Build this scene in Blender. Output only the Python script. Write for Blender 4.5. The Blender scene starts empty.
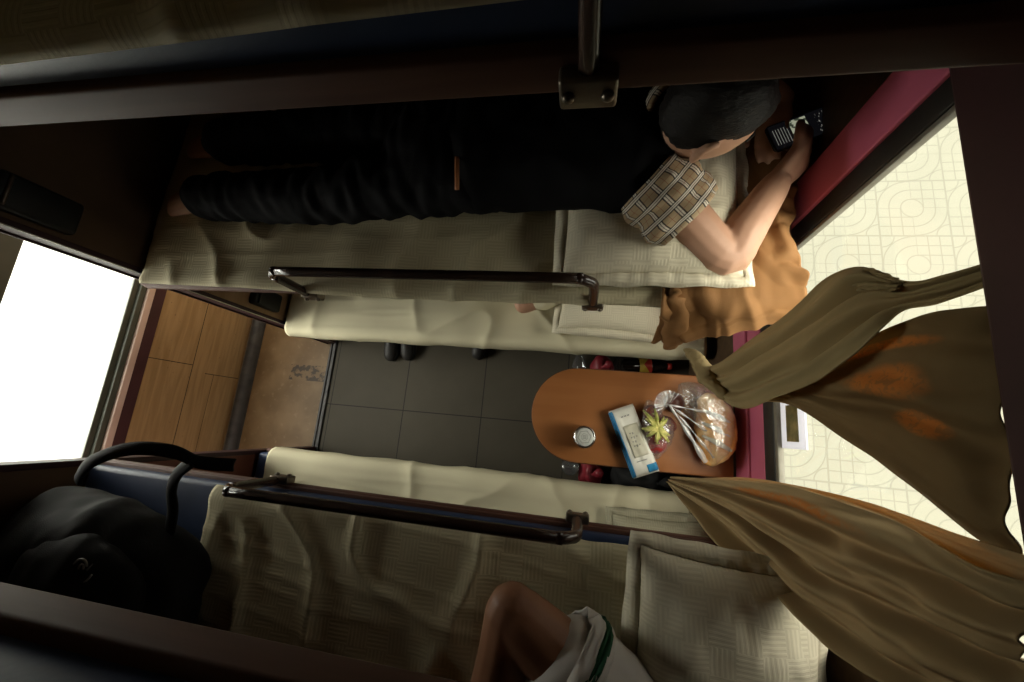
import bpy, math, random
from mathutils import Vector, Matrix, noise
random.seed(7)
SC = bpy.context.scene
COL = SC.collection
H = 2.1
# ------------------------------------------------------------------ camera
R = ((0.9815668099575906, 0.08966159426501003, -0.16878209651362874),
     (-0.05187554736168818, 0.974961342734413, 0.21623900610073937),
     (0.1839443534757303, -0.20349736776520494, 0.961640939299606))
FPX = 403.144647
RM = Matrix(R)
def ray(x, y): return RM.transposed() @ Vector(((x-512)/FPX, -(y-341)/FPX, -1.0))
def at(x, y, z):            # the point of the photograph's pixel on a level plane
    v = ray(x, y); t = (z-H)/v.z
    return Vector((v.x*t, v.y*t, z))
def atX(x, y, X):           # ... on a plane parallel to the window wall
    v = ray(x, y); t = X/v.x
    return Vector((X, v.y*t, v.z*t+H))
def atY(x, y, Y):
    v = ray(x, y); t = Y/v.y
    return Vector((v.x*t, Y, v.z*t+H))
cam = bpy.data.cameras.new('camera'); co = bpy.data.objects.new('camera', cam); COL.objects.link(co)
cam.sensor_width = 36; cam.lens = 36*FPX/1024; cam.clip_start = 0.01
co.matrix_world = Matrix.Translation((0, 0, H)) @ RM.transposed().to_4x4()
SC.camera = co

# ------------------------------------------------------------------ materials
def mat(name, color, rough=.6, metal=0, spec=.3, build=None, sheen=0):
    m = bpy.data.materials.new(name); m.use_nodes = True
    nt = m.node_tree; b = nt.nodes['Principled BSDF']
    b.inputs['Base Color'].default_value = (*color, 1); b.inputs['Roughness'].default_value = rough
    b.inputs['Metallic'].default_value = metal; b.inputs['Specular IOR Level'].default_value = spec
    if sheen: b.inputs['Sheen Weight'].default_value = sheen
    if build: build(nt, b)
    return m
class N:      # tiny node helper
    def __init__(s, nt): s.nt = nt
    def new(s, t, **k):
        n = s.nt.nodes.new(t)
        for a, v in k.items(): setattr(n, a, v)
        return n
    def put(s, sock, v):
        if isinstance(v, bpy.types.NodeSocket): s.nt.links.new(v, sock)
        elif isinstance(v, (tuple, list)): sock.default_value = (*v, 1) if len(v) == 3 and sock.type == 'RGBA' else v
        else: sock.default_value = v
    def m(s, op, a, b=0.0, c=None):
        n = s.new('ShaderNodeMath', operation=op); s.put(n.inputs[0], a); s.put(n.inputs[1], b)
        if c is not None: s.put(n.inputs[2], c)
        return n.outputs[0]
    def mix(s, f, a, b, bt='MIX'):
        n = s.new('ShaderNodeMix', data_type='RGBA', blend_type=bt)
        s.put(n.inputs[0], f); s.put(n.inputs[6], a); s.put(n.inputs[7], b); return n.outputs[2]
    def obj(s): return s.new('ShaderNodeTexCoord').outputs['Object']
    def uv(s): return s.new('ShaderNodeTexCoord').outputs['UV']
    def pos(s): return s.new('ShaderNodeNewGeometry').outputs['Position']
    def xyz(s, v):
        n = s.new('ShaderNodeSeparateXYZ'); s.put(n.inputs[0], v); return n.outputs
    def vmul(s, v, k):
        n = s.new('ShaderNodeVectorMath', operation='MULTIPLY'); s.put(n.inputs[0], v); n.inputs[1].default_value = k; return n.outputs[0]
    def noise(s, v, sc, det=3, out='Fac', ds=0):
        n = s.new('ShaderNodeTexNoise'); s.put(n.inputs['Vector'], v); n.inputs['Scale'].default_value = sc
        n.inputs['Detail'].default_value = det; n.inputs['Distortion'].default_value = ds; return n.outputs[out]
    def ramp(s, f, a, b):
        n = s.new('ShaderNodeMapRange'); n.interpolation_type = 'SMOOTHSTEP'; s.put(n.inputs[0], f); n.inputs[1].default_value = a; n.inputs[2].default_value = b
        return n.outputs[0]
    def bump(s, b, h, st=.3, d=.005):
        n = s.new('ShaderNodeBump'); n.inputs['Strength'].default_value = st; n.inputs['Distance'].default_value = d
        s.put(n.inputs['Height'], h); s.nt.links.new(n.outputs[0], b.inputs['Normal'])
def fabric(c, var=.12, sc=900, stp=.25, mottle=6):
    def f(nt, b):
        g = N(nt); p = g.obj(); w = g.noise(p, sc, 2); q = g.noise(p, mottle, 4)
        d = tuple(x*(1-var) for x in c); e = tuple(min(1, x*(1+var)) for x in c)
        nt.links.new(g.mix(q, d, e), b.inputs['Base Color']); g.bump(b, w, stp, .002)
    return f
def damask(c, c2, size=.075, per=.0125):
    def f(nt, b):
        g = N(nt); p = g.xyz(g.obj())
        ch = g.new('ShaderNodeTexChecker'); g.put(ch.inputs[0], g.obj()); ch.inputs['Scale'].default_value = 1/size
        sx = g.m('SINE', g.m('MULTIPLY', p[0], 6.2832/per)); sy = g.m('SINE', g.m('MULTIPLY', p[1], 6.2832/per))
        s = g.m('ADD', g.m('MULTIPLY', sx, ch.outputs['Fac']), g.m('MULTIPLY', sy, g.m('SUBTRACT', 1.0, ch.outputs['Fac'])))
        s = g.ramp(s, -.5, .5)
        q = g.noise(g.obj(), 5, 4)
        base = g.mix(s, c2, c); base = g.mix(g.m('MULTIPLY', q, .25), base, tuple(x*.75 for x in c))
        nt.links.new(base, b.inputs['Base Color']); g.bump(b, g.m('ADD', s, g.m('MULTIPLY', g.noise(g.obj(), 60, 3), .8)), .25, .002)
    return f
def wood(c, c2, axis=0, sc=14, rough=None):
    def f(nt, b):
        g = N(nt); k = [10, 10, 10]; k[axis] = .8
        q = g.noise(g.vmul(g.obj(), k), sc/4, 5, ds=.4)
        nt.links.new(g.mix(g.ramp(q, .3, .7), c, c2), b.inputs['Base Color']); g.bump(b, q, .05, .002)
    return f
def mottled(c, c2, sc=8, det=5, bump=.1):
    def f(nt, b):
        g = N(nt); q = g.noise(g.obj(), sc, det)
        nt.links.new(g.mix(g.ramp(q, .3, .7), c, c2), b.inputs['Base Color'])
        if bump: g.bump(b, g.noise(g.obj(), sc*12, 3), bump, .003)
    return f
def floor_tiles(nt, b):
    g = N(nt); p = g.xyz(g.pos())
    def line(v, off, per, w):
        t = g.m('ABSOLUTE', g.m('SUBTRACT', g.m('FRACT', g.m('DIVIDE', g.m('ADD', v, off), per)), .5))
        return g.m('LESS_THAN', t, w/per)
    l = g.m('MAXIMUM', line(p[0], .97+.22, .44, .0022), line(p[1], -.025+.22, .44, .0022))
    q = g.noise(g.pos(), 5, 5); s = g.noise(g.pos(), 260, 2)
    c = g.mix(q, (.068, .059, .042), (.10, .088, .064)); c = g.mix(g.m('MULTIPLY', s, .35), c, (.04, .04, .035))
    nt.links.new(g.mix(l, c, (.02, .02, .018)), b.inputs['Base Color']); g.bump(b, g.m('SUBTRACT', s, l), .25, .002)
    b.inputs['Roughness'].default_value = .55
def corridor_floor(nt, b):
    g = N(nt); p = g.xyz(g.pos()); q = g.noise(g.pos(), 7, 6); s = g.noise(g.pos(), 30, 4)
    c = g.mix(g.ramp(q, .3, .7), (.16, .10, .045), (.23, .15, .075))
    st = g.m('MULTIPLY', g.ramp(s, .46, .56), g.m('LESS_THAN', g.m('ABSOLUTE', g.m('SUBTRACT', p[1], .19)), .045))
    st = g.m('MULTIPLY', st, g.m('LESS_THAN', g.m('ABSOLUTE', g.m('ADD', p[0], 1.58)), .13))
    c = g.mix(g.m('MULTIPLY', g.ramp(s, .58, .72), .5), c, (.30, .21, .12))
    nt.links.new(g.mix(g.m('MULTIPLY', st, .85), c, (.025, .018, .012)), b.inputs['Base Color']); g.bump(b, s, .15, .003)
def panel_wood(nt, b):     # corridor wall panels with their joints
    g = N(nt); p = g.xyz(g.pos())
    q = g.noise(g.vmul(g.pos(), (10, .9, 10)), 4, 5, ds=.5); s = g.noise(g.pos(), 60, 3)
    c = g.mix(g.ramp(q, .3, .7), (.25, .16, .072), (.34, .225, .11))
    l1 = g.m('LESS_THAN', g.m('ABSOLUTE', g.m('SUBTRACT', p[2], .30)), .0022)
    l2 = g.m('MULTIPLY', g.m('LESS_THAN', g.m('ABSOLUTE', g.m('SUBTRACT', p[1], .125)), .002), g.m('LESS_THAN', p[2], .22))
    l3 = g.m('MULTIPLY', g.m('LESS_THAN', g.m('ABSOLUTE', g.m('SUBTRACT', p[1], .16)), .002), g.m('GREATER_THAN', p[2], .30))
    l4 = g.m('MULTIPLY', g.m('LESS_THAN', g.m('ABSOLUTE', g.m('SUBTRACT', p[2], .165)), .0016), g.m('LESS_THAN', p[1], .125))
    l = g.m('MAXIMUM', g.m('MAXIMUM', l1, l4), g.m('MAXIMUM', l2, l3))
    dots = g.m('MULTIPLY', g.ramp(s, .68, .75), .5)
    nt.links.new(g.mix(g.m('MAXIMUM', l, dots), c, (.05, .03, .015)), b.inputs['Base Color'])
T0 = at(912, 208, -.6); TP = .383
def plaza(nt, b):
    g = N(nt); p = g.xyz(g.pos())
    def loc(v, o): return g.m('SUBTRACT', g.m('FRACT', g.m('ADD', g.m('DIVIDE', g.m('SUBTRACT', v, o), TP), .5)), .5)
    u, v = loc(p[0], T0.x), loc(p[1], T0.y)
    def near(x, r, w): return g.m('LESS_THAN', g.m('ABSOLUTE', g.m('SUBTRACT', x, r)), w)
    r = g.m('SQRT', g.m('ADD', g.m('MULTIPLY', u, u), g.m('MULTIPLY', v, v)))
    w = .0085
    same = g.m('LESS_THAN', g.m('MULTIPLY', u, v), 0.0)          # quadrants that carry arcs
    arcs = g.m('MAXIMUM', near(r, .33, w), near(r, .49, w))
    grid = None
    for c in (0, .165, .33):
        for x in (u, v):
            l = near(g.m('ABSOLUTE', x), c, w); grid = l if grid is None else g.m('MAXIMUM', grid, l)
    grid = g.m('MULTIPLY', grid, g.m('GREATER_THAN', r, .16))
    # quarter circles round the tile corners
    cu = g.m('SUBTRACT', .5, g.m('ABSOLUTE', u)); cv = g.m('SUBTRACT', .5, g.m('ABSOLUTE', v))
    rc = g.m('SQRT', g.m('ADD', g.m('MULTIPLY', cu, cu), g.m('MULTIPLY', cv, cv)))
    arcs = g.m('MAXIMUM', arcs, near(rc, .2, w))
    body = g.m('ADD', g.m('MULTIPLY', same, arcs), g.m('MULTIPLY', g.m('SUBTRACT', 1.0, same), grid))
    joint = g.m('MAXIMUM', g.m('LESS_THAN', cu, .013), g.m('LESS_THAN', cv, .013))
    l = g.m('MAXIMUM', g.m('MAXIMUM', near(r, .16, w), body), joint)
    q = g.noise(g.pos(), 3, 5)
    c = g.mix(q, (.24, .236, .19), (.285, .28, .228))
    nt.links.new(g.mix(g.m('MULTIPLY', l, .5), c, (.155, .15, .12)), b.inputs['Base Color'])
    g.bump(b, g.m('SUBTRACT', 1.0, l), .3, .01)
def plaid(nt, b):
    g = N(nt); p = g.xyz(g.uv())
    c = (.40, .30, .18); per = .20
    def near(x, r, w): return g.m('LESS_THAN', g.m('ABSOLUTE', g.m('SUBTRACT', x, r)), w)
    col = c
    for x in (p[0], p[1]):
        f = g.m('FRACT', g.m('DIVIDE', x, per))
        for o, w, k, a in ((.28, .10, (.75, .71, .62), .8), (.15, .035, (.015, .015, .02), .85), (.41, .035, (.015, .015, .02), .85), (.28, .022, (.015, .015, .02), .7), (.78, .014, (.25, .05, .03), .6)):
            col = g.mix(g.m('MULTIPLY', near(f, o, w), a), col, k)
    nt.links.new(col, b.inputs['Base Color'])
def curtain_shader(glow_patches, c=(.30, .23, .11), k=.14):
    def f(nt, b):
        g = N(nt); uv = g.xyz(g.uv())
        q = g.noise(g.obj(), 9, 4); fine = g.noise(g.obj(), 700, 2)
        col = g.mix(q, tuple(x*.8 for x in c), tuple(x*1.2 for x in c))
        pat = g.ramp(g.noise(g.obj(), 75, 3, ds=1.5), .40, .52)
        for (s0, t0, ws, wt) in glow_patches:
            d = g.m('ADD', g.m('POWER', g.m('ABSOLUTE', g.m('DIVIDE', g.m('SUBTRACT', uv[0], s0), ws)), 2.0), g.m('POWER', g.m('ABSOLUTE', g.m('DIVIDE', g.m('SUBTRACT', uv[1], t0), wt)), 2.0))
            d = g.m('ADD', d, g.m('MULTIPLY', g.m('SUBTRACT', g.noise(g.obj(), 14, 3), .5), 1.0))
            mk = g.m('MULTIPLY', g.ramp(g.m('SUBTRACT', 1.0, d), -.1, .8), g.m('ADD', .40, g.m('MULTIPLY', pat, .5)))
            col = g.mix(mk, col, (.52, .175, .03))  # orange glow of sun behind the cloth, painted into its colour, broken by pattern
        nt.links.new(col, b.inputs['Base Color']); g.bump(b, fine, .2, .002)
        tr = g.new('ShaderNodeBsdfTranslucent'); nt.links.new(g.mix(.5, col, (.5, .22, .05)), tr.inputs[0])
        mx = g.new('ShaderNodeMixShader'); mx.inputs[0].default_value = k
        out = nt.nodes['Material Output']
        nt.links.new(b.outputs[0], mx.inputs[1]); nt.links.new(tr.outputs[0], mx.inputs[2]); nt.links.new(mx.outputs[0], out.inputs[0])
    return f
def thin(c, k):
    def f(nt, b):
        g = N(nt); q = g.noise(g.obj(), 40, 2); col = g.mix(q, tuple(x*.95 for x in c), c); nt.links.new(col, b.inputs['Base Color'])
        tr = g.new('ShaderNodeBsdfTranslucent'); nt.links.new(col, tr.inputs[0])
        mx = g.new('ShaderNodeMixShader'); mx.inputs[0].default_value = k; o = nt.nodes['Material Output']
        nt.links.new(b.outputs[0], mx.inputs[1]); nt.links.new(tr.outputs[0], mx.inputs[2]); nt.links.new(mx.outputs[0], o.inputs[0])
    return f
def clear(name, tint=(1, 1, 1), gloss=.2, rough=.05, bump=0, milk=0.0):
    m = bpy.data.materials.new(name); m.use_nodes = True; nt = m.node_tree; nt.nodes.remove(nt.nodes['Principled BSDF'])
    g = N(nt); t = g.new('ShaderNodeBsdfTransparent'); t.inputs[0].default_value = (*tint, 1)
    s = g.new('ShaderNodeBsdfGlossy'); s.inputs['Roughness'].default_value = rough
    if bump:
        bn = g.new('ShaderNodeBump'); bn.inputs['Strength'].default_value = .9; bn.inputs['Distance'].default_value = .006
        g.put(bn.inputs['Height'], g.noise(g.obj(), bump, 4, ds=1.2)); nt.links.new(bn.outputs[0], s.inputs['Normal'])
    x = g.new('ShaderNodeMixShader'); x.inputs[0].default_value = gloss
    nt.links.new(t.outputs[0], x.inputs[1]); nt.links.new(s.outputs[0], x.inputs[2]); o = x.outputs[0]
    if milk:
        d = g.new('ShaderNodeBsdfDiffuse'); d.inputs[0].default_value = (.85, .85, .85, 1)
        y = g.new('ShaderNodeMixShader'); y.inputs[0].default_value = milk
        nt.links.new(o, y.inputs[1]); nt.links.new(d.outputs[0], y.inputs[2]); o = y.outputs[0]
    nt.links.new(o, nt.nodes['Material Output'].inputs[0]); return m
def emit_screen(nt, b):
    g = N(nt); p = g.xyz(g.uv())
    box = lambda x0, x1, y0, y1: g.m('MULTIPLY', g.m('MULTIPLY', g.m('GREATER_THAN', p[0], x0), g.m('LESS_THAN', p[0], x1)), g.m('MULTIPLY', g.m('GREATER_THAN', p[1], y0), g.m('LESS_THAN', p[1], y1)))
    card = box(.36, .66, .14, .94)
    spots = g.ramp(g.noise(g.vmul(g.uv(), (14, 7, 1)), 1.0, 2), .50, .56)
    strokes = g.m('MULTIPLY', box(.03, .32, .15, .8), g.m('GREATER_THAN', g.m('SINE', g.m('MULTIPLY', p[0], 130.)), .86))
    marks = g.m('MULTIPLY', box(.80, .97, .08, .9), g.ramp(g.noise(g.vmul(g.uv(), (30, 9, 1)), 1.0, 2), .60, .66))
    cc = g.mix(spots, (.40, .42, .30), (.05, .06, .04))
    col = g.mix(card, (.004, .004, .005), cc); col = g.mix(g.m('MAXIMUM', strokes, marks), col, (.33, .32, .28))
    nt.links.new(col, b.inputs['Emission Color']); b.inputs['Emission Strength'].default_value = .55
M = dict(
    floor=mat('floor_tiles', (.09, .085, .07), .55, spec=.12, build=floor_tiles),
    cfloor=mat('worn_brown_vinyl', (.2, .13, .07), .5, build=corridor_floor),
    panel=mat('brown_panel', (.3, .2, .1), .42, build=panel_wood),
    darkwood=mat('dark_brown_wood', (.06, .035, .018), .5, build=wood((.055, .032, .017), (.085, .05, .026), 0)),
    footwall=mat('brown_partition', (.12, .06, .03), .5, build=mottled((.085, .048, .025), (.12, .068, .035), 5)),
    lowpanel=mat('light_brown_panel', (.26, .16, .08), .45, build=wood((.36, .22, .11), (.44, .28, .15), 1)),
    redwall=mat('reddish_partition', (.17, .06, .035), .45, build=mottled((.15, .05, .03), (.19, .07, .042), 5)),
    frame=mat('reddish_brown_berth_board', (.08, .03, .02), .62, build=wood((.085, .034, .022), (.115, .05, .032), 0)),
    ceil=mat('cream_ceiling', (.35, .31, .24), .7, build=mottled((.45, .41, .33), (.52, .47, .38), 3, bump=0)),
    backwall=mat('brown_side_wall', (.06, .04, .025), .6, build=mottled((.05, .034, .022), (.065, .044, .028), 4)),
    magenta=mat('magenta_trim', (.48, .11, .19), .5, build=mottled((.45, .10, .175), (.51, .12, .205), 6, bump=.03)),
    pinksill=mat('pinkish_sill', (.50, .38, .32), .5, build=mottled((.46, .35, .29), (.54, .41, .35), 6, bump=.03)),
    purple=mat('dark_purple_trim', (.045, .018, .02), .45, build=mottled((.04, .017, .018), (.055, .022, .025), 8, bump=.03)),
    black=mat('black_rubber', (.012, .012, .011), .5, build=mottled((.010, .010, .009), (.016, .016, .014), 20)),
    winframe=mat('grey_green_window_frame', (.05, .055, .042), .4, build=mottled((.045, .05, .038), (.06, .065, .05), 10, bump=.03)),
    alu=mat('aluminium_edge', (.5, .48, .42), .35, 1, build=mottled((.45, .43, .38), (.55, .53, .47), 20, bump=.03)),
    greyedge=mat('grey_window_edge', (.16, .15, .12), .5, build=mottled((.14, .13, .10), (.19, .18, .15), 20, bump=.03)),
    pipe=mat('dark_grey_rail', (.035, .036, .036), .45, build=mottled((.03, .031, .031), (.06, .058, .055), 18)),
    rail=mat('dark_brown_lacquer', (.035, .018, .014), .25, 0, .6, build=mottled((.03, .016, .012), (.04, .022, .016), 12, bump=.02)),
    bracket=mat('worn_metal', (.16, .13, .10), .35, .9, build=mottled((.12, .10, .08), (.22, .19, .15), 30)),
    blue=mat('navy_vinyl', (.025, .045, .10), .45, build=mottled((.02, .036, .085), (.03, .052, .115), 8)),
    sheet=mat('cream_damask_sheet', (.62, .56, .40), .8, build=damask((.64, .585, .39), (.565, .51, .335), .05, .009)),
    plainsheet=mat('plain_cream_sheet', (.62, .57, .42), .8, build=fabric((.62, .575, .40), .05, 700, .15)),
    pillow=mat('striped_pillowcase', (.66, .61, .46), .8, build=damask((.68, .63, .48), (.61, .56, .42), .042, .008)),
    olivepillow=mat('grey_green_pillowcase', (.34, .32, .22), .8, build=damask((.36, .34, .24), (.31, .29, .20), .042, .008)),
    cloth=mat('tan_brown_cloth', (.23, .11, .036), .8, build=fabric((.23, .112, .038), .25, 600, .3, 14)),
    blackcloth=mat('black_cotton', (.006, .006, .007), .85, spec=.1, build=fabric((.006, .006, .007), .2, 500, .3)),
    blacktrouser=mat('black_denim', (.007, .007, .008), .85, spec=.1, build=fabric((.007, .007, .0085), .2, 300, .4)),
    plaid=mat('beige_plaid', (.4, .3, .18), .8, build=plaid),
    skin=mat('skin_light', (.50, .29, .19), .5, build=mottled((.47, .265, .17), (.53, .31, .21), 14, bump=.05)),
    skindark=mat('skin_tan', (.28, .135, .075), .5, build=mottled((.26, .12, .065), (.31, .15, .085), 14, bump=.05)),
    hair=mat('black_hair', (.010, .008, .007), .45, build=None),
    eye=mat('eye_white', (.5, .48, .45), .3, build=mottled((.5, .48, .45), (.45, .43, .4), 40, bump=0)),
    shorts=mat('white_sports_cloth', (.55, .52, .48), .7, build=fabric((.55, .52, .48), .08, 600, .2)),
    green=mat('dark_green_stripe', (.01, .07, .03), .7, build=fabric((.011, .075, .033), .1, 600, .2)),
    table=mat('orange_brown_laminate', (.30, .115, .035), .4, build=wood((.29, .11, .034), (.33, .13, .042), 0, 10)),
    tedge=mat('table_edge_strip', (.12, .045, .016), .5, build=wood((.11, .042, .015), (.14, .055, .02), 0, 10)),
    steel=mat('can_steel', (.6, .6, .58), .25, 1, build=mottled((.55, .55, .53), (.65, .65, .63), 40, bump=.02)),
    foil=mat('lid_white', (.68, .70, .66), .35, .2, build=mottled((.64, .66, .62), (.72, .74, .70), 60, bump=.02)),
    grey=mat('print_grey', (.25, .25, .22), .6, build=mottled((.22, .22, .2), (.28, .28, .25), 60, bump=0)),
    pack=mat('white_pack_film', (.72, .71, .64), .35, build=mottled((.68, .67, .6), (.75, .74, .67), 30, bump=.15)),
    packblue=mat('blue_pack_film', (.03, .22, .45), .35, build=mottled((.025, .18, .40), (.04, .28, .52), 40, bump=.15)),
    flap=mat('beige_flap', (.50, .48, .38), .4, build=mottled((.47, .45, .36), (.54, .52, .41), 30, bump=.05)),
    bread=mat('bread_crust', (.62, .32, .11), .6, build=mottled((.66, .28, .06), (.92, .62, .26), 16)),
    bun=mat('dark_bun', (.07, .025, .018), .4, build=mottled((.06, .022, .016), (.10, .035, .025), 20)),
    redfruit=mat('red_fruit_skin', (.38, .035, .03), .4, build=mottled((.25, .02, .02), (.48, .06, .04), 25)),
    darkfruit=mat('dark_red_hairy_skin', (.16, .03, .02), .6, build=mottled((.10, .02, .015), (.24, .06, .03), 60, bump=.6)),
    leaf=mat('yellow_green_ribbon', (.45, .42, .12), .5, build=mottled((.30, .34, .06), (.66, .60, .22), 60)),
    bagclear=clear('clear_plastic_film', (.97, .97, .95), .26, .2, 34, .06),
    bagfold=clear('plastic_fold', (.97, .97, .95), .4, .2, 30, .30),
    bottleclear=clear('clear_bottle', (.8, .82, .82), .18, .08, 0, .05),
    glass=clear('window_glass', (.97, .98, .97), .04, .02),
    cola=mat('dark_bottle', (.015, .012, .012), .15, 0, .6, build=mottled((.012, .010, .010), (.025, .015, .014), 10, bump=.0)),
    redbag=mat('dark_red_bag', (.16, .015, .02), .4, build=mottled((.12, .01, .015), (.22, .02, .03), 14)),
    redlab=mat('red_label', (.5, .04, .03), .4, build=mottled((.45, .03, .025), (.55, .05, .035), 14, bump=0)),
    yellab=mat('yellow_label', (.6, .4, .06), .4, build=mottled((.55, .36, .05), (.65, .44, .07), 14, bump=0)),
    backpack=mat('black_nylon', (.006, .006, .006), .7, spec=.15, build=fabric((.006, .006, .006), .25, 500, .4)),
    emblem=mat('grey_emblem', (.16, .16, .15), .5, build=mottled((.14, .14, .13), (.18, .18, .17), 40, bump=0)),
    shoe=mat('dark_shoe', (.018, .017, .016), .5, build=mottled((.014, .013, .012), (.024, .022, .02), 20)),
    blanket=mat('dark_red_blanket', (.09, .022, .018), .85, build=fabric((.07, .018, .015), .5, 200, .3, 30)),
    plaza=mat('plaza_tiles', (.33, .33, .26), .8, build=plaza),
    concrete=mat('pale_concrete', (.8, .82, .8), .9, build=mottled((.72, .75, .73), (.82, .84, .82), 3)),
    card=mat('white_card', (.72, .72, .78), .6, build=thin((.72, .72, .78), .6)),
    picture=mat('olive_picture', (.2, .17, .07), .6, build=mottled((.12, .11, .045), (.30, .24, .10), 30, bump=0)),
    orange=mat('orange_tab', (.45, .19, .08), .6, build=mottled((.42, .17, .07), (.48, .21, .09), 40, bump=0)),
    phone=mat('phone_black', (.012, .012, .013), .25, 0, .6, build=mottled((.010, .010, .011), (.014, .014, .015), 30, bump=0)),
    screen=mat('phone_screen', (.004, .004, .005), .15, 0, .5, build=emit_screen),
    curtA=mat('olive_tan_curtain', (.2, .14, .06), .85, build=curtain_shader([])),
    curtB=mat('tan_curtain_painted_glow', (.2, .14, .06), .85, build=curtain_shader([(.12, .52, .05, .24), (.36, .58, .13, .17), (.58, .66, .07, .10)], (.17, .115, .048))),  # orange patches are backlight painted into the cloth colour
    curtC=mat('brown_curtain_painted_glow', (.2, .14, .06), .85, build=curtain_shader([(.14, .40, .06, .24)], (.37, .27, .135))),  # one orange patch of painted backlight glow
    curtD=mat('thin_tan_curtain', (.2, .14, .06), .85, build=curtain_shader([], (.42, .33, .18), .45)),
)
def hairnodes():
    m = M['hair']; nt = m.node_tree; b = nt.nodes['Principled BSDF']; g = N(nt)
    q = g.noise(g.vmul(g.obj(), (60, 60, 260)), 2.0, 4); nt.links.new(g.mix(q, (.003, .0025, .002), (.011, .008, .006)), b.inputs['Base Color']); g.bump(b, q, .5, .004); b.inputs['Roughness'].default_value = .6
hairnodes()

# ------------------------------------------------------------------ mesh building
ORG = {}
class MB:
    def __init__(s): s.v = []; s.f = []; s.uv = None
    def add(s, vs, fs):
        o = len(s.v); s.v += [Vector(v) for v in vs]; s.f += [tuple(i+o for i in f) for f in fs]; return s
    def join(s, o): return s.add(o.v, o.f)
    def box(s, x0, x1, y0, y1, z0, z1, bev=0.0):
        if bev <= 0:
            vs = [(x, y, z) for x in (x0, x1) for y in (y0, y1) for z in (z0, z1)]
            return s.add(vs, [(0, 1, 3, 2), (4, 6, 7, 5), (0, 4, 5, 1), (2, 3, 7, 6), (0, 2, 6, 4), (1, 5, 7, 3)])
        import bmesh
        bm = bmesh.new(); bmesh.ops.create_cube(bm, size=1)
        for v in bm.verts: v.co = Vector((x0+(v.co.x+.5)*(x1-x0), y0+(v.co.y+.5)*(y1-y0), z0+(v.co.z+.5)*(z1-z0)))
        bmesh.ops.bevel(bm, geom=bm.edges[:], offset=bev, segments=3, profile=.5, affect='EDGES')
        bm.verts.index_update(); s.add([v.co.copy() for v in bm.verts], [[v.index for v in f.verts] for f in bm.faces]); bm.free(); return s
    def loft(s, rings, cap=True, closed=True):
        n = len(rings[0]); o = len(s.v)
        for r in rings: s.v += [Vector(p) for p in r]
        for i in range(len(rings)-1):
            for j in range(n if closed else n-1):
                k = (j+1) % n
                s.f.append((o+i*n+j, o+i*n+k, o+(i+1)*n+k, o+(i+1)*n+j))
        if cap:
            s.f.append(tuple(o+j for j in reversed(range(n)))); s.f.append(tuple(o+(len(rings)-1)*n+j for j in range(n)))
        return s
    def limb(s, pts, rad, up=(0, 0, 1), seg=14, sub=4, caps=True):
        """tapered round-ended tube through pts; a radius is r or (side, up)"""
        P = [Vector(p) for p in pts]; A = [(r, r) if not isinstance(r, tuple) else r for r in rad]
        up = Vector(up); Q = []; RR = []
        def cr(a, b, c, d, t): return .5*((2*b)+(c-a)*t+(2*a-5*b+4*c-d)*t*t+(-a+3*b-3*c+d)*t**3)
        for i in range(len(P)-1):
            a, b, c, d = P[max(i-1, 0)], P[i], P[i+1], P[min(i+2, len(P)-1)]
            for k in range(sub):
                t = k/sub; Q.append(cr(a, b, c, d, t)); RR.append(tuple(A[i][q]*(1-t)+A[i+1][q]*t for q in (0, 1)))
        Q.append(P[-1]); RR.append(A[-1]); rings = []
        for i, q in enumerate(Q):
            t = (Q[min(i+1, len(Q)-1)]-Q[max(i-1, 0)]).normalized(); u = up
            if abs(t.dot(u)) > .95: u = Vector((1, 0, 0)) if abs(t.x) < .9 else Vector((0, 1, 0))
            sd = t.cross(u).normalized(); un = sd.cross(t)
            def ring(c, k): return [c+sd*(math.cos(6.28318*j/seg)*RR[i][0]*k)+un*(math.sin(6.28318*j/seg)*RR[i][1]*k) for j in range(seg)]
            m = min(RR[i])
            if i == 0 and caps:
                for e in (80, 60, 35): rings.append(ring(q-t*m*math.sin(math.radians(e)), math.cos(math.radians(e))))
            rings.append(ring(q, 1))
            if i == len(Q)-1 and caps:
                for e in (35, 60, 80): rings.append(ring(q+t*m*math.sin(math.radians(e)), math.cos(math.radians(e))))
        return s.loft(rings)
    def tube(s, pts, r, seg=12, sub=1): return s.limb(pts, [r]*len(pts), seg=seg, sub=sub)
    def ball(s, c, r, rot=None, nu=18, nv=12):
        c = Vector(c); r = (r, r, r) if not isinstance(r, tuple) else r; rings = []
        for i in range(1, nv):
            a = math.pi*i/nv
            ring = [Vector((r[0]*math.sin(a)*math.cos(6.28318*j/nu), r[1]*math.sin(a)*math.sin(6.28318*j/nu), -r[2]*math.cos(a))) for j in range(nu)]
            rings.append([c+(rot@p if rot else p) for p in ring])
        return s.loft(rings)
    def lathe(s, c, prof, seg=28, axis=(0, 0, 1)):
        c = Vector(c); ax = Vector(axis).normalized(); q = Vector((0, 0, 1)).rotation_difference(ax); rings = []
        for r, h in prof: rings.append([c+q@Vector((r*math.cos(6.28318*j/seg), r*math.sin(6.28318*j/seg), h)) for j in range(seg)])
        return s.loft(rings)
    def grid(s, fn, nu, nv, uv=True):
        o = len(s.v); base = [fn(i/nu, j/nv) for i in range(nu+1) for j in range(nv+1)]
        s.v += [Vector(p) for p in base]
        for i in range(nu):
            for j in range(nv):
                a = o+i*(nv+1)+j; s.f.append((a, a+nv+1, a+nv+2, a+1))
        if uv: s.uv = [(i/nu, j/nv) for i in range(nu+1) for j in range(nv+1)]
        return s
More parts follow.
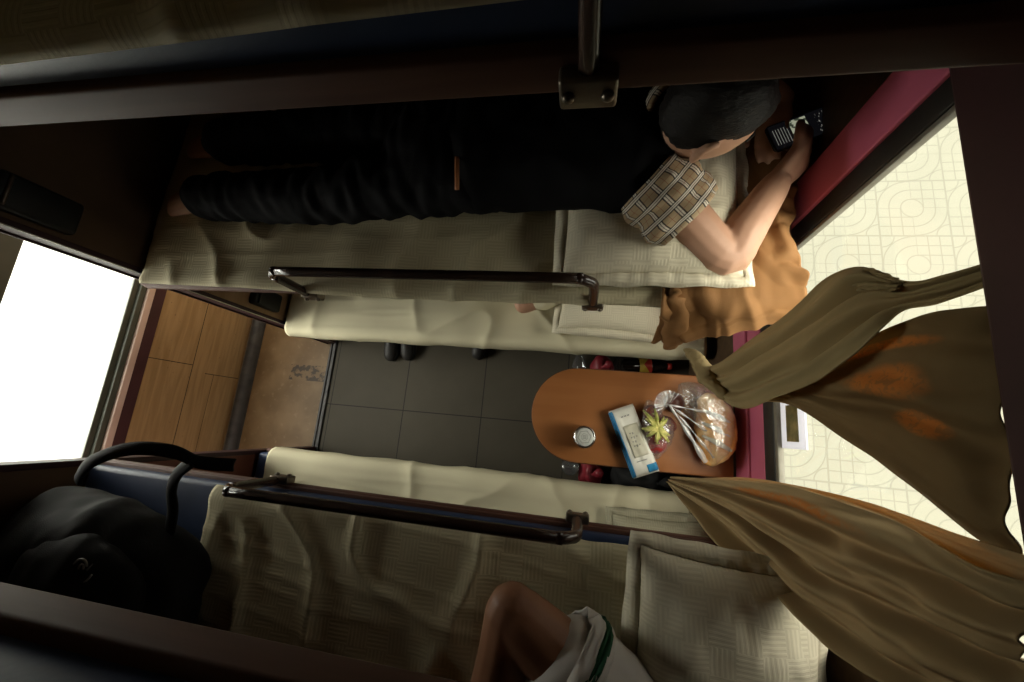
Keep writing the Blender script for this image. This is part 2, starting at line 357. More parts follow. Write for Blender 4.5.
def build(name, mb, m, parent=None, smooth=True, solid=0.0, off=0.0, label=None):
    o_ = ORG[parent.name] if parent else None
    if o_ is None:
        xs = [v.x for v in mb.v]; ys = [v.y for v in mb.v]; zs = [v.z for v in mb.v]
        o_ = Vector(((min(xs)+max(xs))/2, (min(ys)+max(ys))/2, min(zs)))
    me = bpy.data.meshes.new(name); me.from_pydata([v-o_ for v in mb.v], [], mb.f); me.validate()
    if mb.uv and len(mb.uv) == len(mb.v):
        l = me.uv_layers.new(name='UVMap')
        for lp in me.loops: l.data[lp.index].uv = mb.uv[lp.vertex_index]
    me.materials.append(M[m] if isinstance(m, str) else m)
    if smooth:
        for p in me.polygons: p.use_smooth = True
    ob = bpy.data.objects.new(name, me); COL.objects.link(ob)
    if parent: ob.parent = parent
    else: ob.location = o_
    ORG[ob.name] = o_
    if smooth == 'auto':
        try: me.set_sharp_from_angle(angle=math.radians(38))
        except Exception: pass
    if solid:
        md = ob.modifiers.new('thickness', 'SOLIDIFY'); md.thickness = solid; md.offset = off
    if label: ob['label'] = label
    return ob
def tag(o, label, cat, group=None):
    o['label'] = label; o['category'] = cat
    if group: o['group'] = group
    return o
def thing(name, label, cat, loc, group=None):
    e = bpy.data.objects.new(name, None); COL.objects.link(e); e.location = loc; e.empty_display_size = .05
    ORG[e.name] = Vector(loc); return tag(e, label, cat, group)
def struct(name, mb, m, smooth=False, parent=None):
    o = build(name, mb, m, parent, smooth)
    if not parent: o['kind'] = 'structure'
    return o
def voxel(mb, size, it=4, fac=.5, extra=None):
    me = bpy.data.meshes.new('tmp'); me.from_pydata(mb.v, [], mb.f); ob = bpy.data.objects.new('tmp', me); COL.objects.link(ob)
    r = ob.modifiers.new('r', 'REMESH'); r.mode = 'VOXEL'; r.voxel_size = size
    s = ob.modifiers.new('s', 'SMOOTH'); s.iterations = it; s.factor = fac
    dg = bpy.context.evaluated_depsgraph_get(); ev = ob.evaluated_get(dg); m2 = ev.to_mesh()
    out = MB(); out.v = [v.co.copy() for v in m2.vertices]; out.f = [tuple(p.vertices) for p in m2.polygons]
    ev.to_mesh_clear(); bpy.data.objects.remove(ob); bpy.data.meshes.remove(me); return out
def nz(x, y, z=0.0): return noise.noise(Vector((x, y, z)))
def rumple(mb, amp, sc, aniso=(1, 1, 1), seed=0.0, normal_only=True):
    """push a closed surface in and out along its normals, as creased cloth"""
    me = bpy.data.meshes.new('tmp'); me.from_pydata(mb.v, [], mb.f); me.update()
    nr = [v.normal.copy() for v in me.vertices]; bpy.data.meshes.remove(me)
    for i, v in enumerate(mb.v):
        a = nz(v.x*sc*aniso[0]+seed, v.y*sc*aniso[1], v.z*sc*aniso[2]); b = nz(v.x*sc*2.3*aniso[0], v.y*sc*2.3*aniso[1]+seed, v.z*sc*2.3*aniso[2])
        mb.v[i] = v+nr[i]*amp*((1-abs(a)*2.4)*.6+b*.6)
    return mb

# ------------------------------------------------------------------ the setting
XW, XF = .50, -1.45            # window wall, foot partition
YO, YN = .335, -.213           # aisle edges of the berths
YFAR, YNEAR = 1.02, -.90
CE = 2.62
struct('floor', MB().box(XF-.02, XW, YNEAR, YFAR, -.05, 0), 'floor')
struct('floor_corridor', MB().box(-2.1, XF-.02, -1.6, 1.8, -.05, 0), 'cfloor')
tr = MB().box(-1.475, -1.462, YN-.03, .40, 0, .007, .002).box(-1.455, -1.435, YN-.03, .40, 0, .01, .003)
struct('trim_1', tr, 'pipe')
struct('ceiling', MB().box(-2.1, XW+.1, -1.6, 1.8, CE, CE+.05), 'ceil')
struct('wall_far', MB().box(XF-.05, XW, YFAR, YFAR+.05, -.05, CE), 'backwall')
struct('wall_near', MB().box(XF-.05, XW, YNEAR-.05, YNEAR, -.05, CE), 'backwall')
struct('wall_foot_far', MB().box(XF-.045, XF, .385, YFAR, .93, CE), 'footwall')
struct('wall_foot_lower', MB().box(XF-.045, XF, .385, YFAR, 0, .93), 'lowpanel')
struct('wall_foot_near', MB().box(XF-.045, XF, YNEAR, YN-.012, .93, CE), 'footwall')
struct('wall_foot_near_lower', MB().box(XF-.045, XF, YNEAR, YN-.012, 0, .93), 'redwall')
struct('trim_2', MB().box(XF-.05, XF+.006, .372, .392, 0, CE, .003).box(XF-.052, XF-.044, .366, .374, 0, CE, .002), 'purple')
struct('trim_3', MB().box(XF-.05, XF+.004, YN-.02, YN-.002, 0, CE, .003), 'purple')
struct('trim_4', MB().box(XF+.006, XF+.0085, .3725, .376, 0, CE), 'alu')
# corridor outer wall: panel below, trims, window, wall above
XC = -2.05
cw = MB().box(XC-.06, XC, -1.6, 1.8, -.05, .535).box(XC-.06, XC, -1.6, 1.8, 1.44, CE).box(XC-.06, XC, -1.6, -1.25, .535, 1.44).box(XC-.06, XC, 1.45, 1.8, .535, 1.44)
struct('wall_corridor', cw, 'panel')
struct('trim_5', MB().box(XC-.05, XC+.012, -1.25, 1.45, .535, .592, .004), 'purple')
struct('trim_6', MB().box(XC-.03, XC+.022, -1.25, 1.45, .592, .622, .004), 'pinksill')
w = MB().box(XC-.03, XC+.01, -1.25, 1.45, .622, .648, .003).box(XC-.022, XC-.006, -1.25, 1.45, .64, .672, .003).box(XC-.05, XC+.014, -1.25, 1.45, 1.065, 1.245, .004).box(XC-.05, XC+.014, -1.25, 1.45, 1.40, 1.46, .004)
w.box(XC-.05, XC+.0, -1.25, -1.2, .64, 1.44, .003).box(XC-.05, XC+.0, 1.4, 1.45, .64, 1.44, .003)
wf = struct('window_1', w, 'winframe', True)
build('glass', MB().box(XC-.018, XC-.014, -1.2, 1.4, .66, 1.08), 'glass', wf, False)
build('glass', MB().box(XC-.018, XC-.014, -1.2, 1.4, 1.23, 1.41), 'glass', wf, False)  # upper pane and opening, out of view, added to light the middle berths
struct('wall_end_far', MB().box(-2.1, XF-.04, 1.8, 1.85, -.05, CE), 'backwall')
struct('wall_end_near', MB().box(-2.1, XF-.04, -1.65, -1.6, -.05, CE), 'backwall')
pr = [[Vector((-2.012+.072*math.sin(math.pi*k/12)**.0*(.5-.5*math.cos(math.pi*k/12)), y, -.0+.055*math.sin(math.pi*k/12)**.8 if 0 < k < 12 else 0)) for k in range(13)] for y in (-1.6, 1.8)]
struct('baseboard_corridor', MB().loft(pr), 'pipe', True)
# window wall: a hole with a magenta surround
ZB, ZT, YL, YR = .875, 1.525, .505, -.27
ww = MB().box(XW, XW+.08, YR-.07, YL+.07, -.05, .70).box(XW, XW+.08, YR-.07, YL+.07, ZT, CE).box(XW, XW+.08, YL+.07, YFAR+.1, -.05, CE).box(XW, XW+.08, YNEAR-.1, YR-.07, -.05, CE)
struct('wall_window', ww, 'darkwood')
sur = MB().box(XW-.012, XW+.02, YL+.045, YL+.145, .645, ZT+.02, .004)           # upright
struct('trim_7', sur, 'magenta')
led = MB().box(XW-.012, XW+.02, YR-.05, YL+.05, .645, .748, .004).box(XW-.006, XW+.02, YR-.05, YL+.05, .750, .846, .004)
struct('trim_8', led, 'magenta')
fr = MB().box(XW-.004, XW+.012, YR-.05, YL+.05, .842, .905, .004).box(XW-.004, XW+.014, YL, YL+.05, .86, ZT, .004).box(XW-.004, XW+.014, YR-.05, YR, .86, ZT, .004).box(XW-.004, XW+.06, YR-.05, YL+.05, ZT-.004, ZT+.03, .004)
w2 = struct('window_2', fr, 'black', True)
build('frame_edge', MB().box(XW-.002, XW+.014, YR, YL, .9, .918, .003).box(XW-.002, XW+.012, YL-.009, YL, .9, ZT, .002).box(XW-.002, XW+.012, YR, YR+.009, .9, ZT, .002), 'greyedge', w2)
build('glass', MB().box(XW+.016, XW+.019, YR+.002, YL-.002, .9, ZT), 'glass', w2, False)
struct('trim_9', MB().box(XW-.07, XW, YNEAR, YFAR, 1.588, 1.80, .006), 'purple')     # pelmet above the window
gr = MB().box(.9, 14, -10, 14, -.65, -.6); struct('ground_platform', gr, 'plaza')
struct('ground_corridor_side', MB().box(-14, -2.2, -10, 12, -.65, -.6), 'concrete')
# curtain rail
cr = thing('curtain_rail', 'thin dark rail under the pelmet at the window top', 'curtain rail', (.47, 0, 1.565))
build('rod', MB().tube([(.47, YR-.2, 1.572), (.47, YL+.1, 1.572)], .006), 'rail', cr)
for y in (YR-.15, YL+.06):
    build('rod_bracket', MB().box(.462, .51, y-.008, y+.008, 1.562, 1.592, .002), 'bracket', cr)

# ------------------------------------------------------------------ berths
GB = 'six sleeping berths in two facing tiers'
def berth(y0, y1, z0, zt, label, rail=None):
    """y0 aisle edge, y1 wall; z0 underside of frame, zt mattress top"""
    s = 1 if y1 > y0 else -1; a, b = min(y0, y1), max(y0, y1)
    t = thing('sleeper_berth', label, 'berth', (-.475, (y0+y1)/2, z0), GB)
    f0, f1 = (y0+.004*s, y1-.005*s); lo, hi = min(f0, f1), max(f0, f1)
    fm = MB().box(XF+.004, XW-.016, lo, hi, z0, z0+.03, .003)
    e0, e1 = sorted((y0, y0+.022*s)); fm.box(XF+.004, XW-.016, e0, e1, z0-.004, z0+(.045 if zt-z0 > .09 else .022), .006)
    build('frame', fm, 'frame', t)
    m0, m1 = sorted((y0+.014*s, y1-.02*s))
    mm = MB().box(XF+.02, XW-.03, m0, m1, z0+(.032 if zt-z0 > .09 else .012), zt, .014)
    rumple(mm, .0, 5)
    build('mattress', mm, 'blue', t)
    if rail:
        x0, x1, zr, r = rail; yy = y0-.004*s
        pts = [(x0, yy, z0+.01), (x0, yy, zr-.05), (x0+.012, yy, zr-.018), (x0+.04, yy, zr-.001), (x0+.09, yy, zr), (x1-.09, yy, zr), (x1-.04, yy, zr-.001), (x1-.012, yy, zr-.018), (x1, yy, zr-.05), (x1, yy, z0+.01)]
        g = build('guard_rail', MB().limb(pts, [r]*10, sub=4), 'rail', t)
        for x in (x0+.01, x1):
            bk = MB().box(x-.028, x+.028, yy-.014*s if s > 0 else yy-.006, yy+.006 if s > 0 else yy+.014, z0-.006, z0+.03, .004)
            for dx in (-.019, .019): bk.lathe((x+dx, yy-.014*s, z0+.012), [(.0065, 0), (.006, .004), (.002, .006)], 8, (0, -s, 0))
            build('rail_bracket', bk, 'bracket', g)
    return t
ZM = 1.085
low_o = berth(YO, YFAR, .33, .44, 'lower berth under the person lying in black')
low_n = berth(-.206, YNEAR, .33, .44, 'lower berth across the aisle, below the bent bare knee')
mid_o = berth(YO, YFAR, 1.048, ZM, 'middle berth with the person in black and a straight dark guard rail', (-.83, .008, 1.245, .0125))
mid_n = berth(YN, YNEAR, 1.025, ZM, 'middle berth with the black backpack and bare knee', (-.83, -.002, 1.235, .0125))
up_o = berth(YO, YFAR, 1.752, 1.85, 'topmost berth above the person in black', (-1.0, -.012, 2.06, .010))
up_n = berth(-.205, YNEAR, 1.735, 1.84, 'topmost berth above the black backpack, its edge crossing the photo corner')
for t, y, s in ((low_o, YO, 1), (low_n, -.206, -1)):
    for x in (-1.30, -.45, .36):
        a, b = sorted((y+.30*s, y+.34*s))
        build('support_leg', MB().box(x, x+.04, a, b, 0, .332, .003), 'purple', t)

# ------------------------------------------------------------------ sheets
def sheet(name, label, x0, x1, y0, y1, zt, drop, m='sheet', seed=0., amp=.012, group=None, diag=0.0, cat='bed sheet', th=.003, left=None, tuck=0.0):
    """laid on a mattress from the wall y1 to the aisle edge y0, then hanging by drop(u)"""
    s = 1 if y1 > y0 else -1; W = abs(y1-y0)
    def fn(u, v):
        d = drop(u); L = W+d; q = v*L
        x = x0+(x1-x0)*u
        if left: x = x+left(v)*(1-u)
        a, b = nz(x*3+seed, q*5, seed), nz(x*9+seed+q*diag*6, q*11+x*diag*9, seed+4)
        r = 1-abs(nz(x*4.2+q*3*diag+seed, q*3.3-x*2*diag, seed+9))*2.6
        r2 = 1-abs(nz(x*1.3+seed*2, q*14+x*3.0*diag, seed+2))*3
        h = amp*(.7*a+.25*b+.9*max(r, 0)**3+.22*max(r2, 0)**2)+amp*.5
        e = .03
        if q < W-e: y = y1-s*q; z = zt+.004+max(h, 0.0005)
        else:
            t = q-(W-e)
            if t < e*1.57:
                an = t/e; y = y0+s*e-s*(e*math.sin(an)); z = zt+.004-e+e*math.cos(an)+max(h, 0)*math.cos(an)
                y -= s*(.005+max(h, 0)*.6)*math.sin(an)
            else:
                w_ = t-e*1.57; y = y0-s*(.005+max(h, 0)*.6)-s*.006*nz(x*7+seed, 1.0)*min(1, w_/.05)-s*.002; z = zt+.004-e-w_
        return (x, y, z)
    mb = MB().grid(fn, int(abs(x1-x0)/.011), 90); mb.uv = None
    return tag(build(name, mb, m, None, True, th, 1.0 if s > 0 else -1.0), label, cat, group)
GS = 'cream sheets laid on the berths'
sheet('bed_sheet', 'plain cream sheet on the lower berth with the elbow, blue showing at its foot', XF+.03, XW-.04, YO, YFAR-.04, .44, lambda u: .026+.034*min(1, u*4)+.004*math.sin(u*9), 'plainsheet', 3.1, .010, GS, .2)
sheet('bed_sheet', 'pale cream sheet on the lower berth opposite, lying beside the tiled floor', XF+.08, XW-.10, -.206, YNEAR+.04, .44, lambda u: .06+.006*math.sin(u*8), 'plainsheet', 8.3, .012, GS, .25)
sheet('bed_sheet', 'striped cream sheet under the person in black, hanging behind the guard rail', XF+.03, XW-.05, YO-.006, YFAR-.05, ZM, lambda u: -.016+.022*max(0, min(1, u*3-.6))+.004*math.sin(u*6+.4), 'sheet', 5.7, .014, GS, .35)
sheet('bed_sheet', 'rumpled cream sheet under the bent bare knee', XF+.47, XW-.06, YN-.028, YNEAR+.05, ZM, lambda u: .0, 'sheet', 1.9, .017, GS, .7)
sheet('bed_sheet', 'dim olive sheet hanging over the topmost berth edge above the person in black', XF+.1, -.02, YO+.006, YFAR-.05, 1.85, lambda u: .016*(1-u), 'sheet', 6.6, .012, GS, .3)
sheet('bed_sheet', 'dark sheet on the topmost berth at the bottom corner', XF+.1, XW-.1, -.33, YNEAR+.05, 1.84, lambda u: .03, 'sheet', 2.6, .012, GS, .3)

# ------------------------------------------------------------------ pillows
GP = 'pillows at the window end of the berths'
def pillow(label, c, sx, sy, h, rot=0, m='pillow', seed=0., tilt=0.0, dent=None):
    n = 46; top = []; mb = MB(); R2 = Matrix.Rotation(rot, 3, 'Z') @ Matrix.Rotation(tilt, 3, 'X'); c = Vector(c)
    def P(u, v, sg):
        k = max(0, (1-abs(u)**3.0)*(1-abs(v)**3.0))**.55
        w = 1-.05*(1-abs(v)**2)*abs(u)**4; w2 = 1-.05*(1-abs(u)**2)*abs(v)**4
        z = sg*h*k*(.62 if sg > 0 else .38)
        r = (1-abs(nz(u*2.2+seed, v*2.2, seed))*2.4)
        z += (.010*nz(u*3+seed, v*3, 1)+.007*max(r, 0)+.004*nz(u*9, v*9, seed))*k*(1 if sg > 0 else .2)
        if k < .4: z += .004*math.sin((u+v)*38+seed)*(1-k/.4)*.8
        p = Vector((u*sx/2*w, v*sy/2*w2, z))
        if dent and sg > 0: 
            d = (p.x-dent[0])**2+(p.y-dent[1])**2; p.z -= dent[2]*math.exp(-d/.008)
        return c+R2@p
    for sg in (1, -1):
        o = len(mb.v)
        for i in range(n+1):
            for j in range(n+1): mb.v.append(P(i/n*2-1, j/n*2-1, sg))
        for i in range(n):
            for j in range(n):
                a = o+i*(n+1)+j; f = (a, a+n+1, a+n+2, a+1); mb.f.append(f if sg > 0 else f[::-1])
    # hem flange round the edge
    fl = []
    for i in range(4*n):
        k, t = divmod(i, n); t = t/n*2-1
        u, v = ((t, -1), (1, t), (-t, 1), (-1, -t))[k]; fl.append((u, v))
    t = thing('pillow', label, 'pillow', (c.x, c.y, c.z-h*.38), GP)
    build('pillowcase', mb, m, t)
    f2 = MB(); nn = len(fl)
    for (u, v) in fl: f2.v.append(P(u*.985, v*.985, 1))
    for i, (u, v) in enumerate(fl): f2.v.append(c+R2@Vector((u*(sx/2+.018), v*(sy/2+.018), .006*math.sin(i*.55+seed)-.004)))
    for i in range(nn): j = (i+1) % nn; f2.f.append((i, j, nn+j, nn+i))
    build('hem', f2, m, t, True, .004, 0)
    return t
pillow('striped cream pillow under the chest and elbow of the person in black', (.135, .565, ZM+.052), .43, .38, .11, .02, 'pillow', 1.3, dent=(.0, .06, .02))
pillow('cream pillow on the lower berth, sticking out below the end of the upper guard rail', (.085, .565, .522), .40, .36, .16, -.05, 'pillow', 4.4)
pillow('large cream pillow on the middle berth beside the bent knee and the lower curtain', (.278, -.43, ZM+.075), .33, .42, .15, -.06, 'pillow', 7.7)
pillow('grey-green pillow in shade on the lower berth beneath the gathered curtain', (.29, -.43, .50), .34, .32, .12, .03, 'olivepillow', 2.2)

# tan cloth bundled at the window end of the middle berth
def tan():
    t = thing('bundled_cloth', 'tan brown cloth bundled beside the pillow at the window, hanging over the berth edge', 'cloth', (.37, .5, ZM))
    def fold(u, q): return .016*nz(u*1.6+q*1.1, q*8-u*2, 2)+.014*max(0, 1-abs(nz(u*1.3, q*6-u*3, 6))*3.2)+.005*nz(u*9, q*14, 4)
    def fn(u, v):
        x = .185+.29*u; d = .045+.15*max(0, 1-u*1.25); L = .50+d; q = v*L
        f = fold(u, q)
        xx = x+.03*nz(q*5, u*2, 5)
        if u > .8: f += .03*abs(nz(q*22, u*5, 3))*(u-.8)*5; xx += .02*nz(q*17, 3)*(u-.8)*5
        if v > .90: f += .006
        xx = min(xx, .485)
        if q < .46: return (xx, .325+.50-q, ZM+.034+max(f, -.022))
        t_ = q-.46; e = .04
        if t_ < e*1.57:
            an = t_/e; return (xx, .365-e*math.sin(an)-.02-f*math.sin(an)*.8, ZM+.034-e+e*math.cos(an)+max(f, -.022)*math.cos(an))
        w_ = t_-e*1.57
        return (xx, .305-f*.8-.25*w_*(.5+u), ZM-.006-w_)
    build('main_fold', MB().grid(fn, 80, 120), 'cloth', t, True, .005, 0)
    rl_ = MB().limb([(.20, .375, ZM+.018), (.205, .33, ZM+.018), (.222, .288, ZM-.06), (.236, .276, ZM-.17), (.246, .272, ZM-.25)], [(.020, .012), (.030, .016), (.034, .016), (.030, .016), (.018, .010)], up=(0, -1, .3), seg=18, sub=6)
    build('rolled_end', rumple(rl_, .010, 16, (1.5, 1, .5), 3), 'cloth', t)
tan()

# ------------------------------------------------------------------ people
def head_mesh(mb, c, fwd, up, s=1.0):
    f = Vector(fwd).normalized(); u = Vector(up); u = (u-f*u.dot(f)).normalized(); r = f.cross(u)
    X = Matrix((r, f, u)).transposed(); c = Vector(c); nu, nv = 40, 30; rings = []
    def g(x, y, sx, sy): return math.exp(-(x/sx)**2-(y/sy)**2)
    for i in range(1, nv):
        a = math.pi*i/nv; ring = []
        for j in range(nu):
            b = 6.28318*j/nu; d = Vector((math.sin(a)*math.cos(b), math.sin(a)*math.sin(b), -math.cos(a)))
            p = Vector((d.x*.074, d.y*.093, d.z*.112))
            if p.z < 0:
                t = min(1, -p.z/.11); p.x *= 1-.32*t; p.y = p.y*(1-.12*t)+.018*t
                if d.y < 0: p.y *= 1-.35*t
            if d.y > 0:
                fr = d.y
                p.y += fr*(.031*g(p.x, p.z+.022, .012, .022)+.006*g(p.x, p.z-.022, .05, .012)-.010*(g(p.x-.031, p.z-.004, .016, .012)+g(p.x+.031, p.z-.004, .016, .012))+.011*g(p.x, p.z+.063, .022, .010)-.014*g(p.x, p.z+.066, .024, .0035)+.008*g(p.x, p.z+.098, .025, .014))
            ring.append(c+X@(p*s))
        rings.append(ring)
    mb.loft(rings)
    for sx in (-1, 1):       # ears: a rim round a hollow
        pts = [Vector((sx*.072, -.004, -.028)), Vector((sx*.080, -.012, -.008)), Vector((sx*.085, -.020, .012)), Vector((sx*.082, -.012, .026)), Vector((sx*.076, .002, .022))]
        mb.limb([c+X@(Vector((p.x*1.06, p.y, p.z*1.15))*s) for p in pts], [.009*s, .008*s, .0075*s, .0075*s, .006*s], seg=8)
        mb.ball(c+X@(Vector((sx*.074, -.008, .0))*s), (.006*s, .014*s, .024*s), X)
    return X
def eyes(P, c, X, s=1.0):
    for sx in (-1, 1):
        e = build('eye', MB().ball(Vector(c)+X@(Vector((sx*.031, .069, .004))*s), .0105*s), 'eye', P)
        build('iris', MB().ball(Vector(c)+X@(Vector((sx*.031, .0765, .003))*s), (.0045*s, .0036*s, .0045*s), X), 'black', e)
        build('eyebrow', MB().limb([Vector(c)+X@(Vector((sx*x, y, z))*s) for x, y, z in ((.016, .090, .024), (.031, .085, .028), (.046, .074, .023))], [.003*s, .0036*s, .0022*s], seg=8), 'hair', P)
def hair_mesh(c, X, s=1.0, seed=1.):
    c = Vector(c); mb = MB(); nu, nv = 64, 44; idx = {}
    def inside(p):      # p in head space: hairline over the brow, above the ears, down to the nape
        w = max(0.0, min(1.0, (p.y+.045)/.06)); w = w*w*(3-2*w)          # nape to temple
        w2 = max(0.0, min(1.0, (p.y-.02)/.05))
        return p.z-(-.045*(1-w)+.030*w+.026*w2)+.006*nz(p.x*90, p.y*90, p.z*90)
    for i in range(1, nv):
        a = math.pi*i/nv
        for j in range(nu):
            b = 6.28318*j/nu; d = Vector((math.sin(a)*math.cos(b), math.sin(a)*math.sin(b), -math.cos(a)))
            p = Vector((d.x*.074, d.y*.093, d.z*.112))
            if p.z < 0:
                t = min(1, -p.z/.11); p.x *= 1-.32*t
                if d.y < 0: p.y *= 1-.2*t
            dd = inside(p)
            k = 1.09+.05*nz(d.x*3+seed, d.y*3, d.z*3)+.045*nz(d.x*15+seed, d.y*6, d.z*15)+.02*nz(d.x*34+seed, d.y*12, d.z*34)+(.05*max(0, d.z))
            t_ = max(0.0, min(1.0, (dd+.004)/.022)); t_ = t_*t_*(3-2*t_); k = .95+(k-.95)*t_
            idx[i, j] = len(mb.v); mb.v.append(c+X@(p*k*s))
    for i in range(1, nv-1):
        for j in range(nu):
            q = (idx[i, j], idx[i, (j+1) % nu], idx[i+1, (j+1) % nu], idx[i+1, j])
            mb.f.append(q)
    mb.f.append(tuple(idx[nv-1, j] for j in range(nu)))
    return mb
def hand(mb, wrist, d, n, thumb, curls=(.5, .5, .5, .5), s=1.0, thumb_pts=None, spread=.14):
    """d: along the hand, n: back of the hand, thumb: side (+1/-1) of d x n"""
    wrist = Vector(wrist); d = Vector(d).normalized(); n = Vector(n); n = (n-d*n.dot(d)).normalized(); sd = d.cross(n)*thumb
    mb.limb([wrist, wrist+d*.03*s, wrist+d*.06*s, wrist+d*.085*s], [(.024*s, .017*s), (.033*s, .015*s), (.039*s, .014*s), (.036*s, .011*s)], up=n, sub=3)
    spec = [(.027, .072, .0088), (.009, .08, .0090), (-.010, .075, .0086), (-.028, .06, .0076)]
    for (o, L, r), c in zip(spec, curls):
        p = wrist+d*.085*s+sd*o*s; e = (d+sd*o*spread*30*.1).normalized(); pts = [p-e*.012*s, p]; a = 0
        for k, fr in enumerate((.45, .30, .25)):
            a += c*(.7, 1.0, .7)[k]; dv = e*math.cos(a)-n*math.sin(a); p = p+dv*L*fr*s; pts.append(p)
        mb.limb(pts, [r*1.05*s, r*1.05*s, r*s, r*.92*s, r*.8*s], up=n, seg=10, sub=3)
    if thumb_pts: pts = [Vector(p) for p in thumb_pts]
    else:
        p = wrist+d*.02*s+sd*.022*s; pts = [p, p+(d*.7+sd*.8-n*.2).normalized()*.036*s]; pts.append(pts[-1]+(d*.9+sd*.35-n*.35).normalized()*.03*s); pts.append(pts[-1]+(d*.95+sd*.1-n*.4).normalized()*.024*s)
    mb.limb(pts, [.013*s, .0115*s, .0102*s, .0088*s], seg=10, sub=3)

# --- person in black, lying face down on the middle berth
# ground plan of the figure, above the mattress at ZM
hip_l, hip_r = Vector((-.37, .77, 1.195)), Vector((-.37, .625, 1.195))
P1 = thing('person', 'person in black lying face down on the middle berth, holding a phone', 'person', (-.45, .68, ZM))
body = MB()
HC = at(708, 116, 1.36); HF, HU = (.86, .0, -.46), (.46, -.05, .86)
SH_R, EL_R, WR_R = Vector((.135, .555, 1.225)), at(726, 257, 1.155), at(776, 184, 1.19)
SH_L, EL_L, WR_L = Vector((.12, .84, 1.22)), Vector((.31, .945, 1.15)), Vector((.425, .825, 1.18))
def torso(mb, k=1.0, neck=True):
    mb.limb([(-.44, .695, 1.20), (-.33, .695, 1.205), (-.16, .70, 1.20), (0, .70, 1.205), (.10, .70, 1.225), (.16, .70, 1.245)],
            [(.155*k, .095*k), (.165*k, .105*k), (.142*k, .092*k), (.165*k, .100*k), (.178*k, .095*k), (.10*k, .07*k)], seg=20)
    if neck: mb.limb([(.12, .70, 1.24), (.20, .697, 1.29), HC-Vector((.03, 0, .02))], [.062, .058, .056])
torso(body)
X1 = head_mesh(body, HC, HF, HU, 1.0)
def leg(mb, h, k, a, t, g=1.0, foot=True):
    mb.limb([h, h.lerp(k, .5), k, k.lerp(a, .35), a], [.085*g, .072*g, .058*g, .057*g, .042*g])
    if foot: mb.limb([a+Vector((0.02, 0, 0)), a.lerp(t, .4), t], [(.036, .036), (.040, .032), (.042, .018)], seg=12)
KN_R, AN_R, TO_R = Vector((-.79, .595, 1.165)), Vector((-1.185, .605, 1.15)), Vector((-1.345, .60, 1.118))
KN_L, AN_L, TO_L = Vector((-.80, .80, 1.165)), Vector((-1.17, .80, 1.15)), Vector((-1.33, .81, 1.118))
leg(body, hip_r, KN_R, AN_R, TO_R); leg(body, hip_l, KN_L, AN_L, TO_L)
for S_, E_, W_ in ((SH_R, EL_R, WR_R), (SH_L, EL_L, WR_L)):
    body.limb([S_, S_.lerp(E_, .5), E_, E_.lerp(W_, .35), W_], [.060, .055, .046, .047, .031])
PH = at(799, 130, 1.20); PX_ = (at(829, 122, 1.20)-at(768, 144, 1.20)).normalized()
PN = (Vector((0, 0, 1))-PX_*0.15+Vector((-.35, -.25, 0))).normalized(); PN = (PN-PX_*PN.dot(PX_)).normalized(); PY = PN.cross(PX_)
hd = (PH-PY*.040+PX_*.03-PN*.006-WR_R).normalized()
tp = [WR_R+hd*.02-Vector((.012, -.006, -.010)), PH-PX_*.035-PY*.048+PN*.020, PH-PX_*.020-PY*.018+PN*.026, PH-PX_*.002+PY*.008+PN*.016]
hand(body, WR_R, hd, (.62, -.62, .48), -1, (.55, .6, .6, .6), 1.12, thumb_pts=tp)
hand(body, WR_L, PH-PX_*.05+PY*.02-WR_L-PN*.015, (-.3, .6, .6), 1, (.5, .55, .6, .6), 1.0)
body = voxel(body, .0045, 3)
build('body', body, 'skin', P1)
build('hair', hair_mesh(HC, X1, 1.0), 'hair', P1)
eyes(P1, HC, X1)
tr1 = MB(); tr1.limb([(-.46, .695, 1.20), (-.33, .695, 1.205), (-.24, .698, 1.20)], [(.160, .102), (.172, .112), (.155, .104)], seg=20)
for h, k, a in ((hip_r, KN_R, AN_R), (hip_l, KN_L, AN_L)):
    e = a+(a-k).normalized()*.005
    tr1.limb([h, h.lerp(k, .5), k, k.lerp(e, .4), e], [.096, .086, .076, .072, .064])
tr1 = rumple(voxel(tr1, .008, 4), .011, 9, (1.6, .8, .8), 3)
TR = build('trousers', tr1, 'blacktrouser', P1)
q = at(457, 174, 1.31)
build('orange_tab', MB().grid(lambda u, v: at(455+4*u, 157+33*v, 1.302+.012*math.sin(v*3.1)), 2, 12), 'orange', TR, True, .004, 0)
sh1 = MB(); sh1.limb([(-.30, .698, 1.205), (-.16, .70, 1.205), (0, .70, 1.212), (.10, .70, 1.23), (.155, .70, 1.25)], [(.176, .118), (.160, .110), (.180, .115), (.195, .110), (.12, .088)], seg=22)
for S_, E_ in ((SH_R, EL_R), (SH_L, EL_L)):
    sh1.limb([S_+(Vector((0, .7, 1.22))-S_)*.35, S_+(Vector((0, .7, 1.22))-S_)*.05], [.085, .072])
sh1 = rumple(voxel(sh1, .008, 4), .012, 8, (1, 1, 1), 6)
build('black_top', sh1, 'blackcloth', P1)
